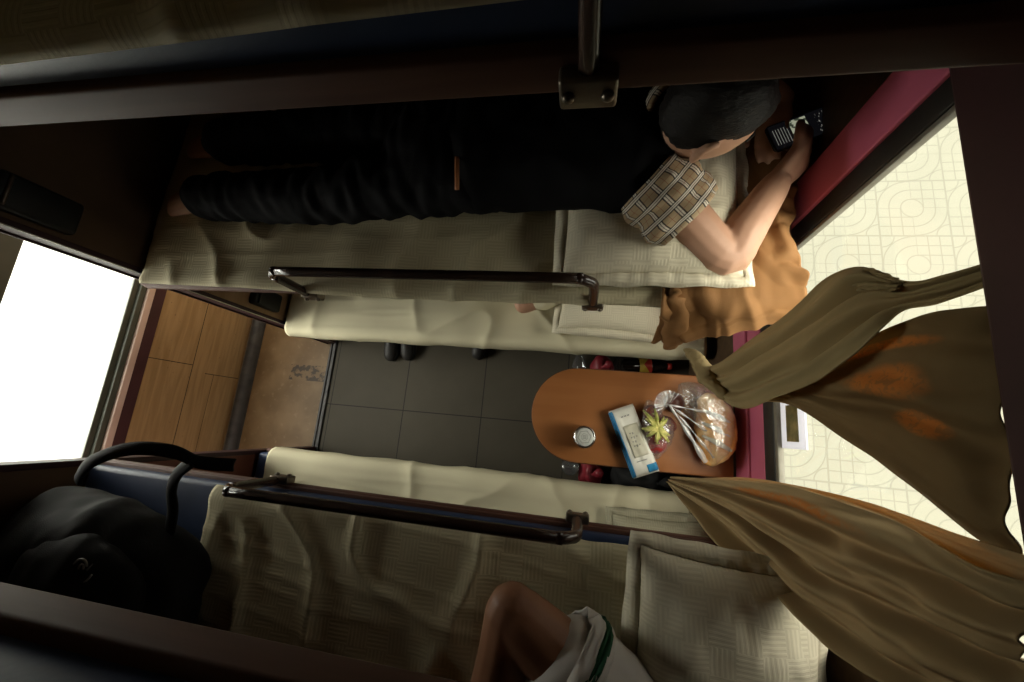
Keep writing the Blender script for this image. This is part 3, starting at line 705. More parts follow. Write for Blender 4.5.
# plaid shirt: sleeve and collar showing from under the black top
def sleeve(S_, E_, t0, t1, r0, r1, thick=.004, m='plaid'):
    a, b = S_.lerp(E_, t0), S_.lerp(E_, t1); ax = (b-a).normalized(); u = ax.cross(Vector((0, 0, 1))).normalized(); w_ = u.cross(ax)
    def fn(s, t):
        an = s*6.28318; r = (r0+(r1-r0)*t)*(1+.16*nz(math.cos(an)*2.2, math.sin(an)*2.2, t*3.5)+.07*nz(math.cos(an)*5, math.sin(an)*5, t*7+3)+.10*math.sin(t*3.14))
        return a.lerp(b, t)+u*(math.cos(an)*r)+w_*(math.sin(an)*r)
    mb = MB().grid(fn, 40, 16); mb.uv = [(p[0]*2.6, p[1]*.75) for p in mb.uv]
    return mb, thick
mb, th = sleeve(SH_R, EL_R, -.14, .42, .080, .088); build('plaid_sleeve', mb, 'plaid', P1, True, .004, 0, 'beige sleeve with black and white plaid')
mb, th = sleeve(SH_L, EL_L, -.05, .5, .072, .074); build('plaid_sleeve', mb, 'plaid', P1, True, .004, 0)
N0 = Vector((.155, .695, 1.268)); na = (HC-N0).normalized()
def coll(s, t):
    an = s*6.28318; u = na.cross(Vector((0, 1, 0))).normalized(); v = na.cross(u); r = .077+.016*abs(t-.5)*2
    return N0+na*(.012+.030*math.sin(t*3.14))+u*math.cos(an)*r*(.92+.1*math.sin(t*3))+v*math.sin(an)*r
mb = MB().grid(coll, 36, 8); mb.uv = [(p[0]*2.2, p[1]*.3) for p in mb.uv]
build('plaid_collar', mb, 'plaid', P1, True, .004, 0, 'folded beige plaid collar')
# phone
ph = thing('smartphone', 'black smartphone with lit screen held by the person in black', 'phone', PH-PN*.006)
def slab(cx, cy, w, h, z0, z1):
    mb = MB(); rings = []
    for z, k in ((z0, -.0015), (z0+.001, 0), (z1-.001, 0), (z1, -.0015)):
        ring = []
        for q in range(4):
            for e in range(5):
                an = math.pi/2*(q+e/4); r = .009; sx = (w/2-r+k)*(1 if q in (0, 3) else -1); sy = (h/2-r+k)*(1 if q in (0, 1) else -1)
                ring.append(PH+PX_*(cx+sx+r*math.cos(an))+PY*(cy+sy+r*math.sin(an))+PN*z)
        rings.append(ring)
    return mb.loft(rings)
build('phone_body', slab(0, 0, .135, .066, -.004, .004), 'phone', ph)
build('screen', MB().grid(lambda u, v: PH+PX_*((u-.5)*.128)+PY*((v-.5)*.060)+PN*.0045, 2, 2), 'screen', ph, False, label='dark screen with a bright picture in the middle')

# --- person on the middle berth across, sitting in the corner with knees drawn up
P2 = thing('person', 'person in white shorts with a dark green stripe, bare knee bent', 'person', (.1, -.62, ZM))
b2 = MB()
h2r, k2r, a2r, t2r = Vector((.20, -.575, 1.195)), at(512, 612, 1.235), Vector((-.17, -.70, 1.15)), Vector((-.22, -.80, 1.118))
h2l, k2l, a2l, t2l = Vector((.12, -.74, 1.195)), Vector((-.24, -.66, 1.19)), Vector((-.02, -.84, 1.14)), Vector((-.15, -.86, 1.118))
b2.limb([(.19, -.66, 1.20), (.21, -.70, 1.30), (.235, -.745, 1.42), (.24, -.765, 1.50)], [(.14, .11), (.13, .09), (.155, .095), (.09, .06)], up=(0, 1, 0), seg=18)
b2.limb([(.24, -.77, 1.49), (.235, -.765, 1.55), (.23, -.755, 1.60)], [.055, .05, .05])
X2 = head_mesh(b2, (.225, -.745, 1.622), (-.75, .45, -.25), (0, .1, 1), .92)
for h, k, a, t in ((h2r, k2r, a2r, t2r), (h2l, k2l, a2l, t2l)):
    b2.limb([h, h.lerp(k, .5), k-(k-h).normalized()*.01], [.085, .073, .055])
    b2.limb([k, k+(a-k).normalized()*.09, k.lerp(a, .5), a], [.053, .051, .054, .036])
    b2.limb([a+(a-t)*.2, a.lerp(t, .5), t], [(.034, .034), (.038, .028), (.040, .018)], seg=12)
for S_, E_, W_ in ((Vector((.36, -.69, 1.425)), Vector((.36, -.56, 1.25)), Vector((.22, -.50, 1.20))), (Vector((.12, -.83, 1.425)), Vector((.02, -.80, 1.27)), Vector((-.10, -.72, 1.25)))):
    b2.limb([S_, S_.lerp(E_, .5), E_, E_.lerp(W_, .4), W_], [.05, .043, .036, .035, .026])
    hand(b2, W_, (-.9, .0, -.15), (0, 0, 1), 1, (.4, .45, .45, .5), .85)
b2 = voxel(b2, .005, 4); build('body', b2, 'skindark', P2)
build('hair', hair_mesh((.225, -.745, 1.622), X2, .92, 5.), 'hair', P2)
eyes(P2, (.225, -.745, 1.622), X2, .92)
s2 = MB(); s2.limb([(.195, -.665, 1.19), (.20, -.68, 1.24), (.205, -.69, 1.29)], [(.155, .125), (.152, .118), (.14, .10)], up=(0, 1, 0), seg=18)
s2.limb([h2r, h2r.lerp(k2r, .60)], [.098, .092]); s2.limb([h2l, h2l.lerp(k2l, .6)], [.098, .092])
s2 = rumple(voxel(s2, .008, 4), .009, 10, seed=4); SHO = build('shorts', s2, 'shorts', P2)
def hemband(t0, t1, r, m, nm):
    mb, th = sleeve(h2r, k2r, t0, t1, r, r*.99)
    for i, v in enumerate(mb.v): pass
    return build(nm, mb, m, SHO, True, .004, 0)
hemband(.565, .70, .094, 'shorts', 'hem'); hemband(.60, .655, .0965, 'green', 'green_stripe')
tp2 = MB(); tp2.limb([(.205, -.69, 1.26), (.215, -.715, 1.33), (.235, -.745, 1.40), (.24, -.765, 1.462)], [(.15, .115), (.145, .105), (.17, .11), (.10, .075)], up=(0, 1, 0), seg=18)
for S_, E_ in ((Vector((.36, -.69, 1.425)), Vector((.36, -.56, 1.25))), (Vector((.12, -.83, 1.425)), Vector((.02, -.80, 1.27)))):
    tp2.limb([S_+(Vector((.24, -.76, 1.47))-S_)*.4, S_, S_.lerp(E_, .5)], [.066, .062, .058])
build('shirt', rumple(voxel(tp2, .008, 4), .008, 9, seed=2), 'shorts', P2)

# --- person asleep on the lower berth, only an elbow out from under the middle berth
P3 = thing('person', 'person in a cream shirt on the lower berth, only an elbow showing', 'person', (-.4, .68, .44))
b3 = MB(); ELB = at(524, 304, .53)
b3.limb([(-.62, .70, .56), (-.45, .70, .56), (-.28, .70, .56), (-.10, .70, .565), (-.03, .70, .575)], [(.15, .095), (.14, .085), (.16, .095), (.165, .085), (.09, .06)], seg=18)
b3.limb([(-.04, .70, .58), (.02, .70, .61), (.06, .70, .63)], [.055, .052, .05])
HC3 = Vector((.115, .69, .655)); X3 = head_mesh(b3, HC3, (-.25, -.1, .96), (.96, 0, .25), .95)
for y, d in ((.62, -.02), (.78, .02)):
    b3.limb([(-.62, y, .55), (-.85, y+d, .545), (-1.0, y+d, .535), (-1.15, y+d, .53), (-1.32, y+d, .51)], [.085, .07, .058, .055, .04])
    b3.limb([(-1.31, y+d, .50), (-1.345, y+d, .56), (-1.36, y+d, .62)], [.036, .036, .026])
SH3 = Vector((-.03, .60, .545)); W3 = Vector((-.27, .68, .66))
b3.limb([SH3, SH3.lerp(ELB, .5), ELB], [.05, .045, .040]); b3.limb([ELB, ELB.lerp(W3, .4), W3], [.035, .037, .026])
hand(b3, W3, (-.3, .9, .1), (0, 0, 1), 1, (.3, .3, .3, .3), .9)
SH4, EL4, W4 = Vector((-.06, .85, .55)), Vector((-.30, .91, .55)), Vector((-.40, .76, .665))
b3.limb([SH4, SH4.lerp(EL4, .5), EL4], [.05, .043, .034]); b3.limb([EL4, EL4.lerp(W4, .4), W4], [.035, .037, .026])
hand(b3, W4, (-.6, -.7, 0), (0, 0, 1), -1, (.3, .3, .3, .3), .9)
build('body', voxel(b3, .005, 4), 'skin', P3)
build('hair', hair_mesh(HC3, X3, .95, 9.), 'hair', P3)
eyes(P3, HC3, X3, .95)
s3 = MB(); s3.limb([(-.58, .70, .56), (-.45, .70, .56), (-.28, .70, .56), (-.10, .70, .565), (-.04, .70, .575)], [(.165, .11), (.155, .10), (.175, .11), (.18, .10), (.10, .075)], seg=18)
s3.limb([SH3+Vector((-.05, .05, .01)), SH3, SH3.lerp(ELB, .72)], [.07, .062, .054]); s3.limb([SH4+Vector((-.05, -.05, .01)), SH4, SH4.lerp(EL4, .7)], [.07, .062, .054])
build('shirt', rumple(voxel(s3, .008, 4), .008, 9, seed=8), 'plainsheet', P3)
t3 = MB(); t3.limb([(-.68, .70, .55), (-.56, .70, .56)], [(.16, .105), (.16, .108)], seg=18)
for y, d in ((.62, -.02), (.78, .02)): t3.limb([(-.62, y, .55), (-.85, y+d, .545), (-1.0, y+d, .535), (-1.26, y+d, .525)], [.097, .083, .072, .06])
build('trousers', rumple(voxel(t3, .008, 4), .008, 9, seed=5), 'blacktrouser', P3)

# ------------------------------------------------------------------ table and what stands on it
ZT_ = .645
tb = thing('folding_table', 'narrow orange-brown table with a rounded end under the window', 'table', (.16, .057, 0))
yc, ra = .0575, .1625
def stad(z, k=0.0):
    r = ra-k; pts = [Vector((.482, yc-r, z))]
    for i in range(25):
        an = -math.pi/2-math.pi*i/24; pts.append(Vector((-.183+ra+r*math.cos(an)*1.0, yc+r*math.sin(an), z)))
    pts.append(Vector((.482, yc+r, z))); return pts
build('table_top', MB().loft([stad(ZT_-.026, .004), stad(ZT_-.024), stad(ZT_-.003), stad(ZT_-.001, .001), stad(ZT_, .004)]), 'table', tb, 'auto')
eb = MB(); a, b = stad(ZT_-.020, -.0015), stad(ZT_-.006, -.0015)
eb.loft([a, b], cap=False, closed=False); build('edge_strip', eb, 'tedge', tb, True, .002, 0)
build('support_leg', MB().limb([(.02, yc, ZT_-.03), (.02, yc, .35), (.12, yc, .02)], [.016, .016, .016], sub=4), 'rail', tb)
build('foot', MB().lathe((.12, yc, 0), [(.05, 0), (.05, .008), (.02, .02)]), 'rail', tb)
build('wall_bracket', MB().box(.40, .485, yc-.11, yc+.11, ZT_-.06, ZT_-.026, .004), 'rail', tb)
# can
cn = at(584.5, 437, ZT_+.105)
ca = thing('drink_can', 'small can with a silvery white lid alone on the table', 'can', (cn.x, cn.y, ZT_))
build('can_body', MB().lathe((cn.x, cn.y, ZT_), [(.033, 0), (.0365, .004), (.0365, .092), (.0335, .1), (.034, .103), (.0305, .103), (.0295, .100)]), 'steel', ca)
build('lid', MB().lathe((cn.x, cn.y, ZT_+.0985), [(.0292, 0), (.0292, .002), (.024, .0032), (.003, .0032)]), 'foil', ca)
hx = MB()
def hexa(r, r2, z, seg=6, rot=.2):
    m_ = MB(); A = [Vector((cn.x+r*math.cos(rot+6.28318*j/seg), cn.y+r*math.sin(rot+6.28318*j/seg), z)) for j in range(seg)]; B = [Vector((cn.x+r2*math.cos(rot+6.28318*j/seg), cn.y+r2*math.sin(rot+6.28318*j/seg), z)) for j in range(seg)]
    return m_.loft([A, B], cap=False)
hx.join(hexa(.0215, .0200, ZT_+.1021)); hx.join(hexa(.0115, .0105, ZT_+.1021, 6, .7))
for i in range(3): hx.box(cn.x-.006, cn.x+.006, cn.y-.005+.004*i, cn.y-.0035+.004*i, ZT_+.1018, ZT_+.1022)
build('printed_hexagon', hx, 'grey', ca, False)
# tissue pack
tc = (at(607, 410, ZT_+.03)+at(662, 470, ZT_+.03)+at(633, 480, ZT_+.03)+at(633, 405, ZT_+.03))/4
ta = ((at(633, 480, ZT_+.03)+at(660, 470, ZT_+.03))/2-(at(608, 411, ZT_+.03)+at(633, 404, ZT_+.03))/2); TL = ta.length; ang = math.atan2(ta.y, ta.x)
tp_ = thing('tissue_pack', 'white and blue soft tissue pack lying across the table', 'tissue pack', (tc.x, tc.y, ZT_))
RT = Matrix.Rotation(ang, 3, 'Z')
def tw(x, y, z): p = RT@Vector((x, y, 0)); return Vector((tc.x+p.x, tc.y+p.y, ZT_+z))
def packfn(sg, u0, u1, v0, v1, lift=0.0):
    def fn(u, v):
        U, V = (u0+(u1-u0)*u)*2-1, (v0+(v1-v0)*v)*2-1
        k = max(0, (1-abs(U)**6)*(1-abs(V)**6))**.4
        z = .028+sg*.027*k+.003*nz(U*4, V*3, 2)*k*(1 if sg > 0 else .1)+lift
        return tw(U*TL/2, V*.043, max(z, .001))
    return fn
mb = MB().grid(packfn(1, 0, 1, 0, 1), 36, 20, False); mb.grid(packfn(-1, 0, 1, 0, 1), 20, 12, False); build('pack_body', mb, 'pack', tp_)
bl = MB().grid(packfn(1, 0.02, .98, .0, .11, .0012), 30, 4, False)
bl.grid(packfn(1, .86, .97, .60, .99, .0012), 6, 8, False); build('blue_print', bl, 'packblue', tp_, True, .001, 0)
build('side_print', MB().grid(lambda u, v: tw((u-.5)*TL*.96, -.0432-.002*math.sin(v*3.1), .008+.034*v), 20, 4), 'packblue', tp_, True, .001, 0)
fl = build('opening_flap', MB().grid(packfn(1, .27, .73, .28, .84, .0016), 12, 8), 'flap', tp_, True, .001, 0)
pm = MB()
for i in range(4):
    for j in range(2+i % 2):
        u = .38+.06*i; v = .42+.10*j; pm.grid(packfn(1, u, u+.018+.014*(j % 2), v, v+.05, .0030), 2, 2, False)
build('lettering', pm, 'grey', fl, True, .0005, 0); pm = MB()
for i in range(3): pm.grid(packfn(1, .13, .145, .35+.12*i, .43+.12*i, .0030), 2, 2, False)
build('lettering', pm, 'grey', tp_, True, .0005, 0); pm = MB()
pm.grid(packfn(1, .78, .79, .3, .7, .003), 2, 4, False)
build('lettering', pm, 'grey', tp_, True, .0005, 0)
# small bag of fruit tied with a yellow-green ribbon
fc = at(656, 428, ZT_+.06)
fcc = Vector((fc.x+.005, fc.y, ZT_))
GF = 'red fruits in the ribbon-tied bag'
for i, (dx, dy, z, r, m_, lb) in enumerate(((-.015, .045, .030, .030, 'darkfruit', 'dark red fruit at the bag end toward the far berth'), (.0, -.048, .033, .033, 'redfruit', 'bright red fruit below the yellow-green ribbon'), (.035, .012, .028, .028, 'darkfruit', 'dark red fruit between the ribbon and the bread'))):
    t = thing('fruit', lb, 'fruit', fcc+Vector((dx, dy, 0)), GF)
    fb = MB().ball(fcc+Vector((dx, dy, z)), (r, r, r*.97), nu=28, nv=20); rumple(fb, .003, 60); build('skin', fb, m_, t)
    build('stem', MB().limb([fcc+Vector((dx, dy, z+r*.9)), fcc+Vector((dx+.004, dy, z+r*1.15))], [.003, .002], seg=6), 'leaf', t)
fbag = thing('fruit_bag', 'small clear bag of red fruit tied with a yellow-green ribbon', 'bag', fcc)
bm_ = MB().limb([fcc+Vector((-.02, .075, .03)), fcc+Vector((-.01, .03, .038)), fcc+Vector((.005, 0, .045)), fcc+Vector((.005, -.035, .04)), fcc+Vector((.0, -.078, .03))], [(.02, .018), (.043, .034), (.052, .041), (.045, .036), (.025, .02)], seg=24, sub=5)
build('film', rumple(bm_, .007, 26), 'bagclear', fbag)
rb = MB(); kn = fcc+Vector((-.006, 0, .088))
for i in range(26):
    an = 6.28318*i/26+.5*random.random(); L = (.020+.036*random.random())*(1.25 if abs(math.sin(an)) > .6 else .9); dv = Vector((math.cos(an), math.sin(an), 0)); sv = Vector((-dv.y, dv.x, 0))
    rb.grid(lambda u, v: kn+dv*(L*u)+sv*((v-.5)*(.003+.008*math.sin(min(1, u*1.15)*2.8)))+Vector((0, 0, .012*math.sin(u*3.1)-.02*u*u+.004*math.sin(v*6+i))), 8, 3, False)
build('ribbon', rb, 'leaf', fbag, True, .0012, 0, 'yellow-green ribbon bow')
build('knot', MB().ball(kn, (.008, .007, .008)), 'leaf', fbag)
# bread in a clear bag
bc = (at(712, 430, ZT_+.06)); bc = Vector((bc.x, bc.y, ZT_))
br = MB(); brd = thing('bread_loaf', 'golden brown bread inside the large clear plastic bag', 'bread', bc)
br.limb([bc+Vector((-.005, .085, .045)), bc+Vector((.01, .045, .055)), bc+Vector((.012, 0, .058)), bc+Vector((.01, -.05, .05)), bc+Vector((.0, -.085, .042))], [(.035, .03), (.056, .045), (.062, .05), (.055, .045), (.03, .028)], seg=26, sub=6)
br = rumple(voxel(br, .004, 3), .006, 22, seed=3); build('crust', br, 'bread', brd)
sc_ = MB()
for k in range(3):
    y = .04-.04*k; sc_.limb([bc+Vector((-.035, y+.018, .092)), bc+Vector((.005, y, .109)), bc+Vector((.045, y-.018, .093))], [(.004, .003), (.009, .004), (.004, .003)], seg=10)
build('score', sc_, 'flap', brd, label='paler split along the crust')
bu = at(676, 402, ZT_+.05); bu = Vector((bu.x, bu.y, ZT_))
bun = thing('round_bun', 'small dark round bun inside the clear bag beside the bread', 'bun', bu)
build('bun_body', rumple(MB().lathe(bu, [(.012, 0), (.024, .004), (.031, .02), (.029, .036), (.018, .050), (.006, .056)], 30), .0015, 40), 'bun', bun)
build('paper_cup', MB().lathe(bu, [(.020, .0005), (.030, .016), (.0335, .022), (.0325, .022), (.029, .015)], 30), 'darkwood', bun)
bag = thing('plastic_bag', 'large clear plastic bag around the bread at the window end of the table', 'bag', bc)
cen = bc+Vector((-.012, .012, 0))
def film():
    m_ = MB(); out = [(.012, -.128), (.055, -.088), (.077, -.03), (.078, .04), (.062, .1), (.01, .125), (-.05, .14), (-.082, .13), (-.088, .10), (-.075, .065), (-.055, .02), (-.035, -.03), (-.012, -.085)]
    n = len(out); rings = []
    for t, z in ((.55, .003), (.85, .006), (1.0, .03), (.99, .06), (.88, .095), (.68, .115), (.42, .124), (.15, .126)):
        ring = []
        for j in range(72):
            q = j/72*n; i = int(q); f = q-i; A = Vector(out[i]+(0,)); B = Vector(out[(i+1) % n]+(0,)); p = A.lerp(B, f*f*(3-2*f))*t
            ring.append(cen+Vector((p.x+.004*nz(j*.3, z*30), p.y+.004*nz(j*.3, z*30, 4), max(.002, z+.012*nz(p.x*28, p.y*28, z*10)*(z > .02)))))
        rings.append(ring)
    return m_.loft(rings)
build('film', film(), 'bagclear', bag)
nk = at(669, 405, ZT_+.11)
fd = MB()
for k in range(4):      # creased folds running from the tied neck over the bread
    tgt = cen+Vector((-.012+.024*k, -.112+.016*k*k, .08-.004*k)); mid = nk.lerp(tgt, .5)+Vector((0, 0, .022))
    side = (tgt-nk).cross(Vector((0, 0, 1))).normalized()
    fd.grid(lambda u, v: (nk*(1-u)**2+mid*2*u*(1-u)+tgt*u*u)+side*((v-.5)*(.004+(.014 if k == 0 else .005)*u+.004*math.sin(u*17+k*2)))+Vector((0, 0, .006*math.sin(v*3.1)+.003*nz(u*9, k))), 18, 3, False)
build('fold', fd, 'bagfold', bag)
kb = MB()
for k in range(9):
    an = 1.1+k*.33; dv = Vector((math.cos(an), math.sin(an), .15)); sv = Vector((-math.sin(an), math.cos(an), 0))
    kb.grid(lambda u, v: nk+dv*(.045*u)+sv*((v-.5)*.022*u)+Vector((0, 0, .004*math.sin(v*7+k))), 7, 4, False)
build('gathered_neck', kb, 'bagclear', bag)

# ------------------------------------------------------------------ curtains
def cr4(pts, t):
    n = len(pts)-1; q = min(t*n, n-1e-6); i = int(q); f = q-i
    a, b, c, d = pts[max(i-1, 0)], pts[i], pts[i+1], pts[min(i+2, n)]
    return .5*((2*b)+(c-a)*f+(2*a-5*b+4*c-d)*f*f+(-a+3*b-3*c+d)*f**3)
def drape(A, B, nf, amp, seed, nu=70, nv=90, belly=.0):
    """cloth between two edge lines A and B (low end to rail), with folds running along it"""
    def fn(s, t):
        a, b = cr4(A, t), cr4(B, t); p = a.lerp(b, s); w_ = (b-a).length
        al = (cr4(A, min(1, t+.02))-cr4(A, max(0, t-.02))+cr4(B, min(1, t+.02))-cr4(B, max(0, t-.02))).normalized()
        n = al.cross((b-a).normalized()) if w_ > 1e-5 else Vector((-1, 0, 0))
        if n.x > 0: n = -n
        ph = s*nf*6.28318+seed+1.6*nz(s*2+seed, t*2)+1.2*nz(t*3, seed)
        f = math.sin(ph)*.6+.4*math.sin(ph*1.9+1.3+seed)+.9*nz(s*4+seed, t*5, 3)+.35*nz(s*13+seed, t*9, 3)
        q = p+n*(amp*f*(.35+.65*min(1, w_/.18))+belly*math.sin(s*3.14))
        q.x = min(q.x, .493); return q
    return MB().grid(fn, nu, nv)
LX = lambda l: [atX(*p) for p in l]
cu1 = thing('curtain', 'olive curtain knotted low over the table corner, hanging across the middle of the window', 'curtain', (.42, .1, .74), 'window curtains')
A = LX([(690, 356, .335), (712, 366, .35), (757, 336, .385), (806, 300, .41), (855, 268, .43), (905, 281, .45), (950, 274, .462), (1000, 259, .475)])
B = LX([(697, 376, .335), (736, 407, .36), (785, 396, .38), (832, 372, .40), (872, 340, .42), (903, 312, .445), (940, 303, .458), (1003, 281, .475)])
build('front_panel', drape(A, B, 2.3, .016, 1.0), 'curtA', cu1, True, .0025, 0, 'olive tan front panel')
A = LX([(722, 385, .375), (770, 372, .40), (830, 352, .425), (890, 325, .445), (945, 312, .458), (1006, 306, .476)])
B = LX([(733, 407, .372), (780, 402, .40), (845, 440, .430), (905, 486, .448), (970, 540, .466), (1012, 562, .478)])
build('back_panel', drape(A, B, 2.2, .013, 2.5, belly=.0), 'curtB', cu1, True, .0025, 0, 'brown panel with orange backlight glow painted in')
tl = MB()
for k in range(7):       # gathered tail below the knot
    e = atX(688+2.0*k, 350+4.6*k, .325); s_ = atX(712+2*k, 372+4*k, .352)
    m_ = s_.lerp(e, .5)+Vector((-.01, .012, .006))
    tl.limb([s_, m_, e], [(.013, .010), (.017, .012), (.016, .006)], seg=10, sub=4)
build('gathered_tail', rumple(voxel(tl, .004, 3), .003, 40), 'curtA', cu1)
A = LX([(852, 275, .425), (868, 268, .43), (884, 272, .435), (900, 278, .44)]); B = LX([(858, 292, .425), (872, 290, .432), (888, 292, .438), (900, 288, .442)])
build('crumpled_hem', drape(A, B, 1.4, .016, 7.0, 40, 40), 'curtA', cu1, True, .0025, 0)
cu2 = thing('curtain', 'brown curtain gathered at the near table corner, sweeping over the lower pillow', 'curtain', (.42, -.2, .68), 'window curtains')
A = LX([(672, 477, .285), (735, 481, .355), (800, 488, .40), (870, 512, .43), (950, 550, .452), (1040, 582, .475)])
B = LX([(668, 484, .280), (716, 530, .330), (780, 596, .370), (845, 652, .405), (922, 698, .44), (1010, 745, .475)])
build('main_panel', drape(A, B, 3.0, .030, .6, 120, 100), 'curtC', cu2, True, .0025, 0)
A = LX([(700, 478, .345), (745, 478, .39), (800, 486, .43), (870, 503, .455), (960, 535, .47), (1040, 560, .482)])
B = LX([(705, 486, .340), (755, 495, .385), (820, 512, .42), (890, 540, .445), (970, 580, .465), (1040, 615, .478)])
build('back_fold', drape(A, B, 1.6, .010, 4.4, 40, 70), 'curtD', cu2, True, .0025, 0)

# small framed card at the foot of the window
cd = thing('framed_card', 'small white framed card standing at the bottom of the window', 'card', (.505, .065, .915))
cx = .509
def cardbox(y0, y1, z0, z1, x0, x1, b=.001): return MB().box(x0, x1, y0, y1, z0, z1, b)
build('white_frame', cardbox(.005, .128, .912, 1.035, cx, cx+.005), 'card', cd)
build('picture', cardbox(.022, .112, .948, 1.005, cx-.0015, cx+.001), 'picture', cd)

# ------------------------------------------------------------------ foot end: steps and backpack
def step(label, y0, y1, z0, z1):
    t = thing('foot_step', label, 'foot step', (XF, (y0+y1)/2, z0), 'black foot steps on the partition')
    build('step_plate', MB().box(XF-.003, XF+.035, y0, y1, z0, z1, .012), 'black', t)
    build('hinge', MB().tube([(XF+.037, y0+.012, z1-.02), (XF+.037, y1-.012, z1-.02)], .005), 'bracket' if z0 > 1 else 'black', t)
step('black step plate low on the partition, below the berth foot', .412, .497, .50, .655)
step('black step plate high on the partition beside the corridor window', .405, .50, 1.285, 1.46)
bp = thing('backpack', 'black backpack with a grey swirl emblem on the middle berth', 'backpack', (-1.15, -.42, ZM))
bb = MB().limb([(-1.36, -.44, 1.19), (-1.25, -.47, 1.215), (-1.10, -.51, 1.22), (-.97, -.54, 1.20)], [(.15, .085), (.205, .115), (.19, .12), (.15, .09)], seg=26, sub=5)
bb.limb([(-1.33, -.36, 1.18), (-1.12, -.38, 1.22), (-.97, -.43, 1.18)], [.09, .105, .085], seg=20)
bb = rumple(voxel(bb, .009, 6), .014, 7, seed=2); build('main_bag', bb, 'backpack', bp)
pk = MB().limb([(-1.2, -.44, 1.29), (-1.08, -.45, 1.30), (-.96, -.48, 1.285)], [(.10, .04), (.13, .055), (.10, .04)], seg=22, sub=5); build('front_pocket', rumple(voxel(pk, .008, 5), .006, 10), 'backpack', bp)
def surf(p):
    return max((v.z for v in bb.v+pk.v if abs(v.x-p.x) < .015 and abs(v.y-p.y) < .015), default=1.0)
em = at(90, 566, 1.2)
for k in range(60):
    q = at(90, 566, 1.42-.005*k)
    if surf(q) >= q.z: em = q+Vector((0, 0, .014)); break
ev = []
for i in range(30): an = .5+i*.19; r = .014+.0006*i; ev.append(em+Vector((r*math.cos(an), r*math.sin(an), .002)))
eb = MB().limb(ev, [.0022]*30, seg=6, sub=1); eb.limb([em+Vector((.006*math.cos(a_), .008*math.sin(a_), .002)) for a_ in (0, .8, 1.6, 2.4, 3.2)], [.002]*5, seg=6)
eb.limb([em+Vector((.016, .0, .002)), em+Vector((.026, .012, .002))], [.002, .001], seg=6)
build('emblem', eb, 'emblem', bp, label='grey swirl emblem')
def strap(pts, w_):
    P = [at(*p) for p in pts]; mb = MB()
    def fn(u, v):
        p = cr4(P, u); t = (cr4(P, min(1, u+.02))-cr4(P, max(0, u-.02))).normalized(); sd = t.cross(Vector((0, 0, 1))).normalized()
        return p+sd*((v-.5)*w_)+Vector((0, 0, .004*math.sin(v*3.1)))
    return mb.grid(fn, 50, 6)
build('shoulder_strap', strap([(78, 480, 1.28), (92, 462, 1.31), (130, 449, 1.31), (172, 451, 1.29), (200, 462, 1.25), (235, 465, 1.22)], .028), 'backpack', bp, True, .006, 0)
build('shoulder_strap', strap([(192, 462, 1.26), (178, 474, 1.24), (172, 490, 1.22), (173, 512, 1.20), (168, 545, 1.19)], .028), 'backpack', bp, True, .006, 0)
# red blanket at the back of the middle berth
rl = thing('folded_blanket', 'dark red folded blanket in shadow behind the legs of the person in black', 'blanket', (-1.0, .95, ZM))
for k in range(3):
    build('fold', rumple(MB().box(-1.22, -.72+.02*k, .905, 1.008-.004*k, ZM+.012+.038*k, ZM+.05+.038*k, .015), .003, 12, seed=k), 'blanket', rl)

# ------------------------------------------------------------------ under the table and berths
def bottle_prof(L, r): return [(r*.8, 0), (r, .012), (r, L*.30), (r*.93, L*.36), (r, L*.42), (r, L*.62), (r*.8, L*.76), (r*.4, L*.88), (r*.38, L*.93)]
def bottle(label, p, ang, L, r, m, cap='redlab', lab=None):
    ax = Vector((math.cos(ang), math.sin(ang), 0)); t = thing('bottle', label, 'bottle', (p[0], p[1], 0), 'drink bottles lying by the far lower berth')
    c = Vector((p[0], p[1], r+.003))-ax*L/2
    build('bottle_body', MB().lathe(c, bottle_prof(L, r), 24, ax), m, t)
    build('cap', MB().lathe(c+ax*L*.925, [(r*.44, 0), (r*.44, .016), (r*.4, .019)], 18, ax), cap, t)
    if lab:
        q = Vector((0, 0, 1)).rotation_difference(ax)
        def fn(a0, a1, z0, z1, dr, slant=0.0):
            return lambda u, v: c+q@Vector(((r+dr)*math.cos(a0+(a1-a0)*u), (r+dr)*math.sin(a0+(a1-a0)*u), z0+(z1-z0)*v+slant*u))
        lb = build('label', MB().grid(fn(0, 6.28318, L*.42, L*.62, .0012), 30, 3), 'cola', t)
        build('red_print', MB().grid(fn(0, 6.28318, L*.44, L*.60, .0018), 30, 3), 'redlab', lb)
        build('yellow_print', MB().grid(lambda u, v: fn(0, 6.28318, L*.36, L*.36+.02+.03*abs(math.sin(u*3.14159*2)), .0024)(u, v), 40, 3), 'yellab', lb)
bottle('clear plastic bottle on the floor, first from the table round end', (-.035, .30), math.pi*.5, .22, .036, 'bottleclear', 'foil')
bottle('clear plastic bottle between the red bag and the labelled bottle', (.165, .30), math.pi*.52, .22, .036, 'bottleclear', 'foil')
bottle('dark bottle with a red and yellow label by the far berth', (.29, .345), 0.05, .24, .037, 'cola', 'redlab', True)
bottle('plain dark bottle beside the labelled bottle, near the olive curtain', (.37, .245), 0.0, .22, .035, 'cola', 'cola')
def sack(name, label, c, r, m, seed, knot=True):
    t = thing(name, label, 'bag', (c[0], c[1], 0)); b_ = MB().ball((c[0], c[1], r[2]), r, nu=36, nv=26); rumple(b_, .018, 14, seed=seed)
    for v in b_.v: v.z = max(v.z, .003)
    build('sack', b_, m, t)
    k_ = MB().limb([(c[0], c[1], r[2]*1.9), (c[0]+.01, c[1], r[2]*2.1), (c[0]+.03, c[1]+.01, r[2]*2.35)], [.012, .009, .022], seg=12, sub=3); build('tied_neck', rumple(k_, .004, 50), m, t)
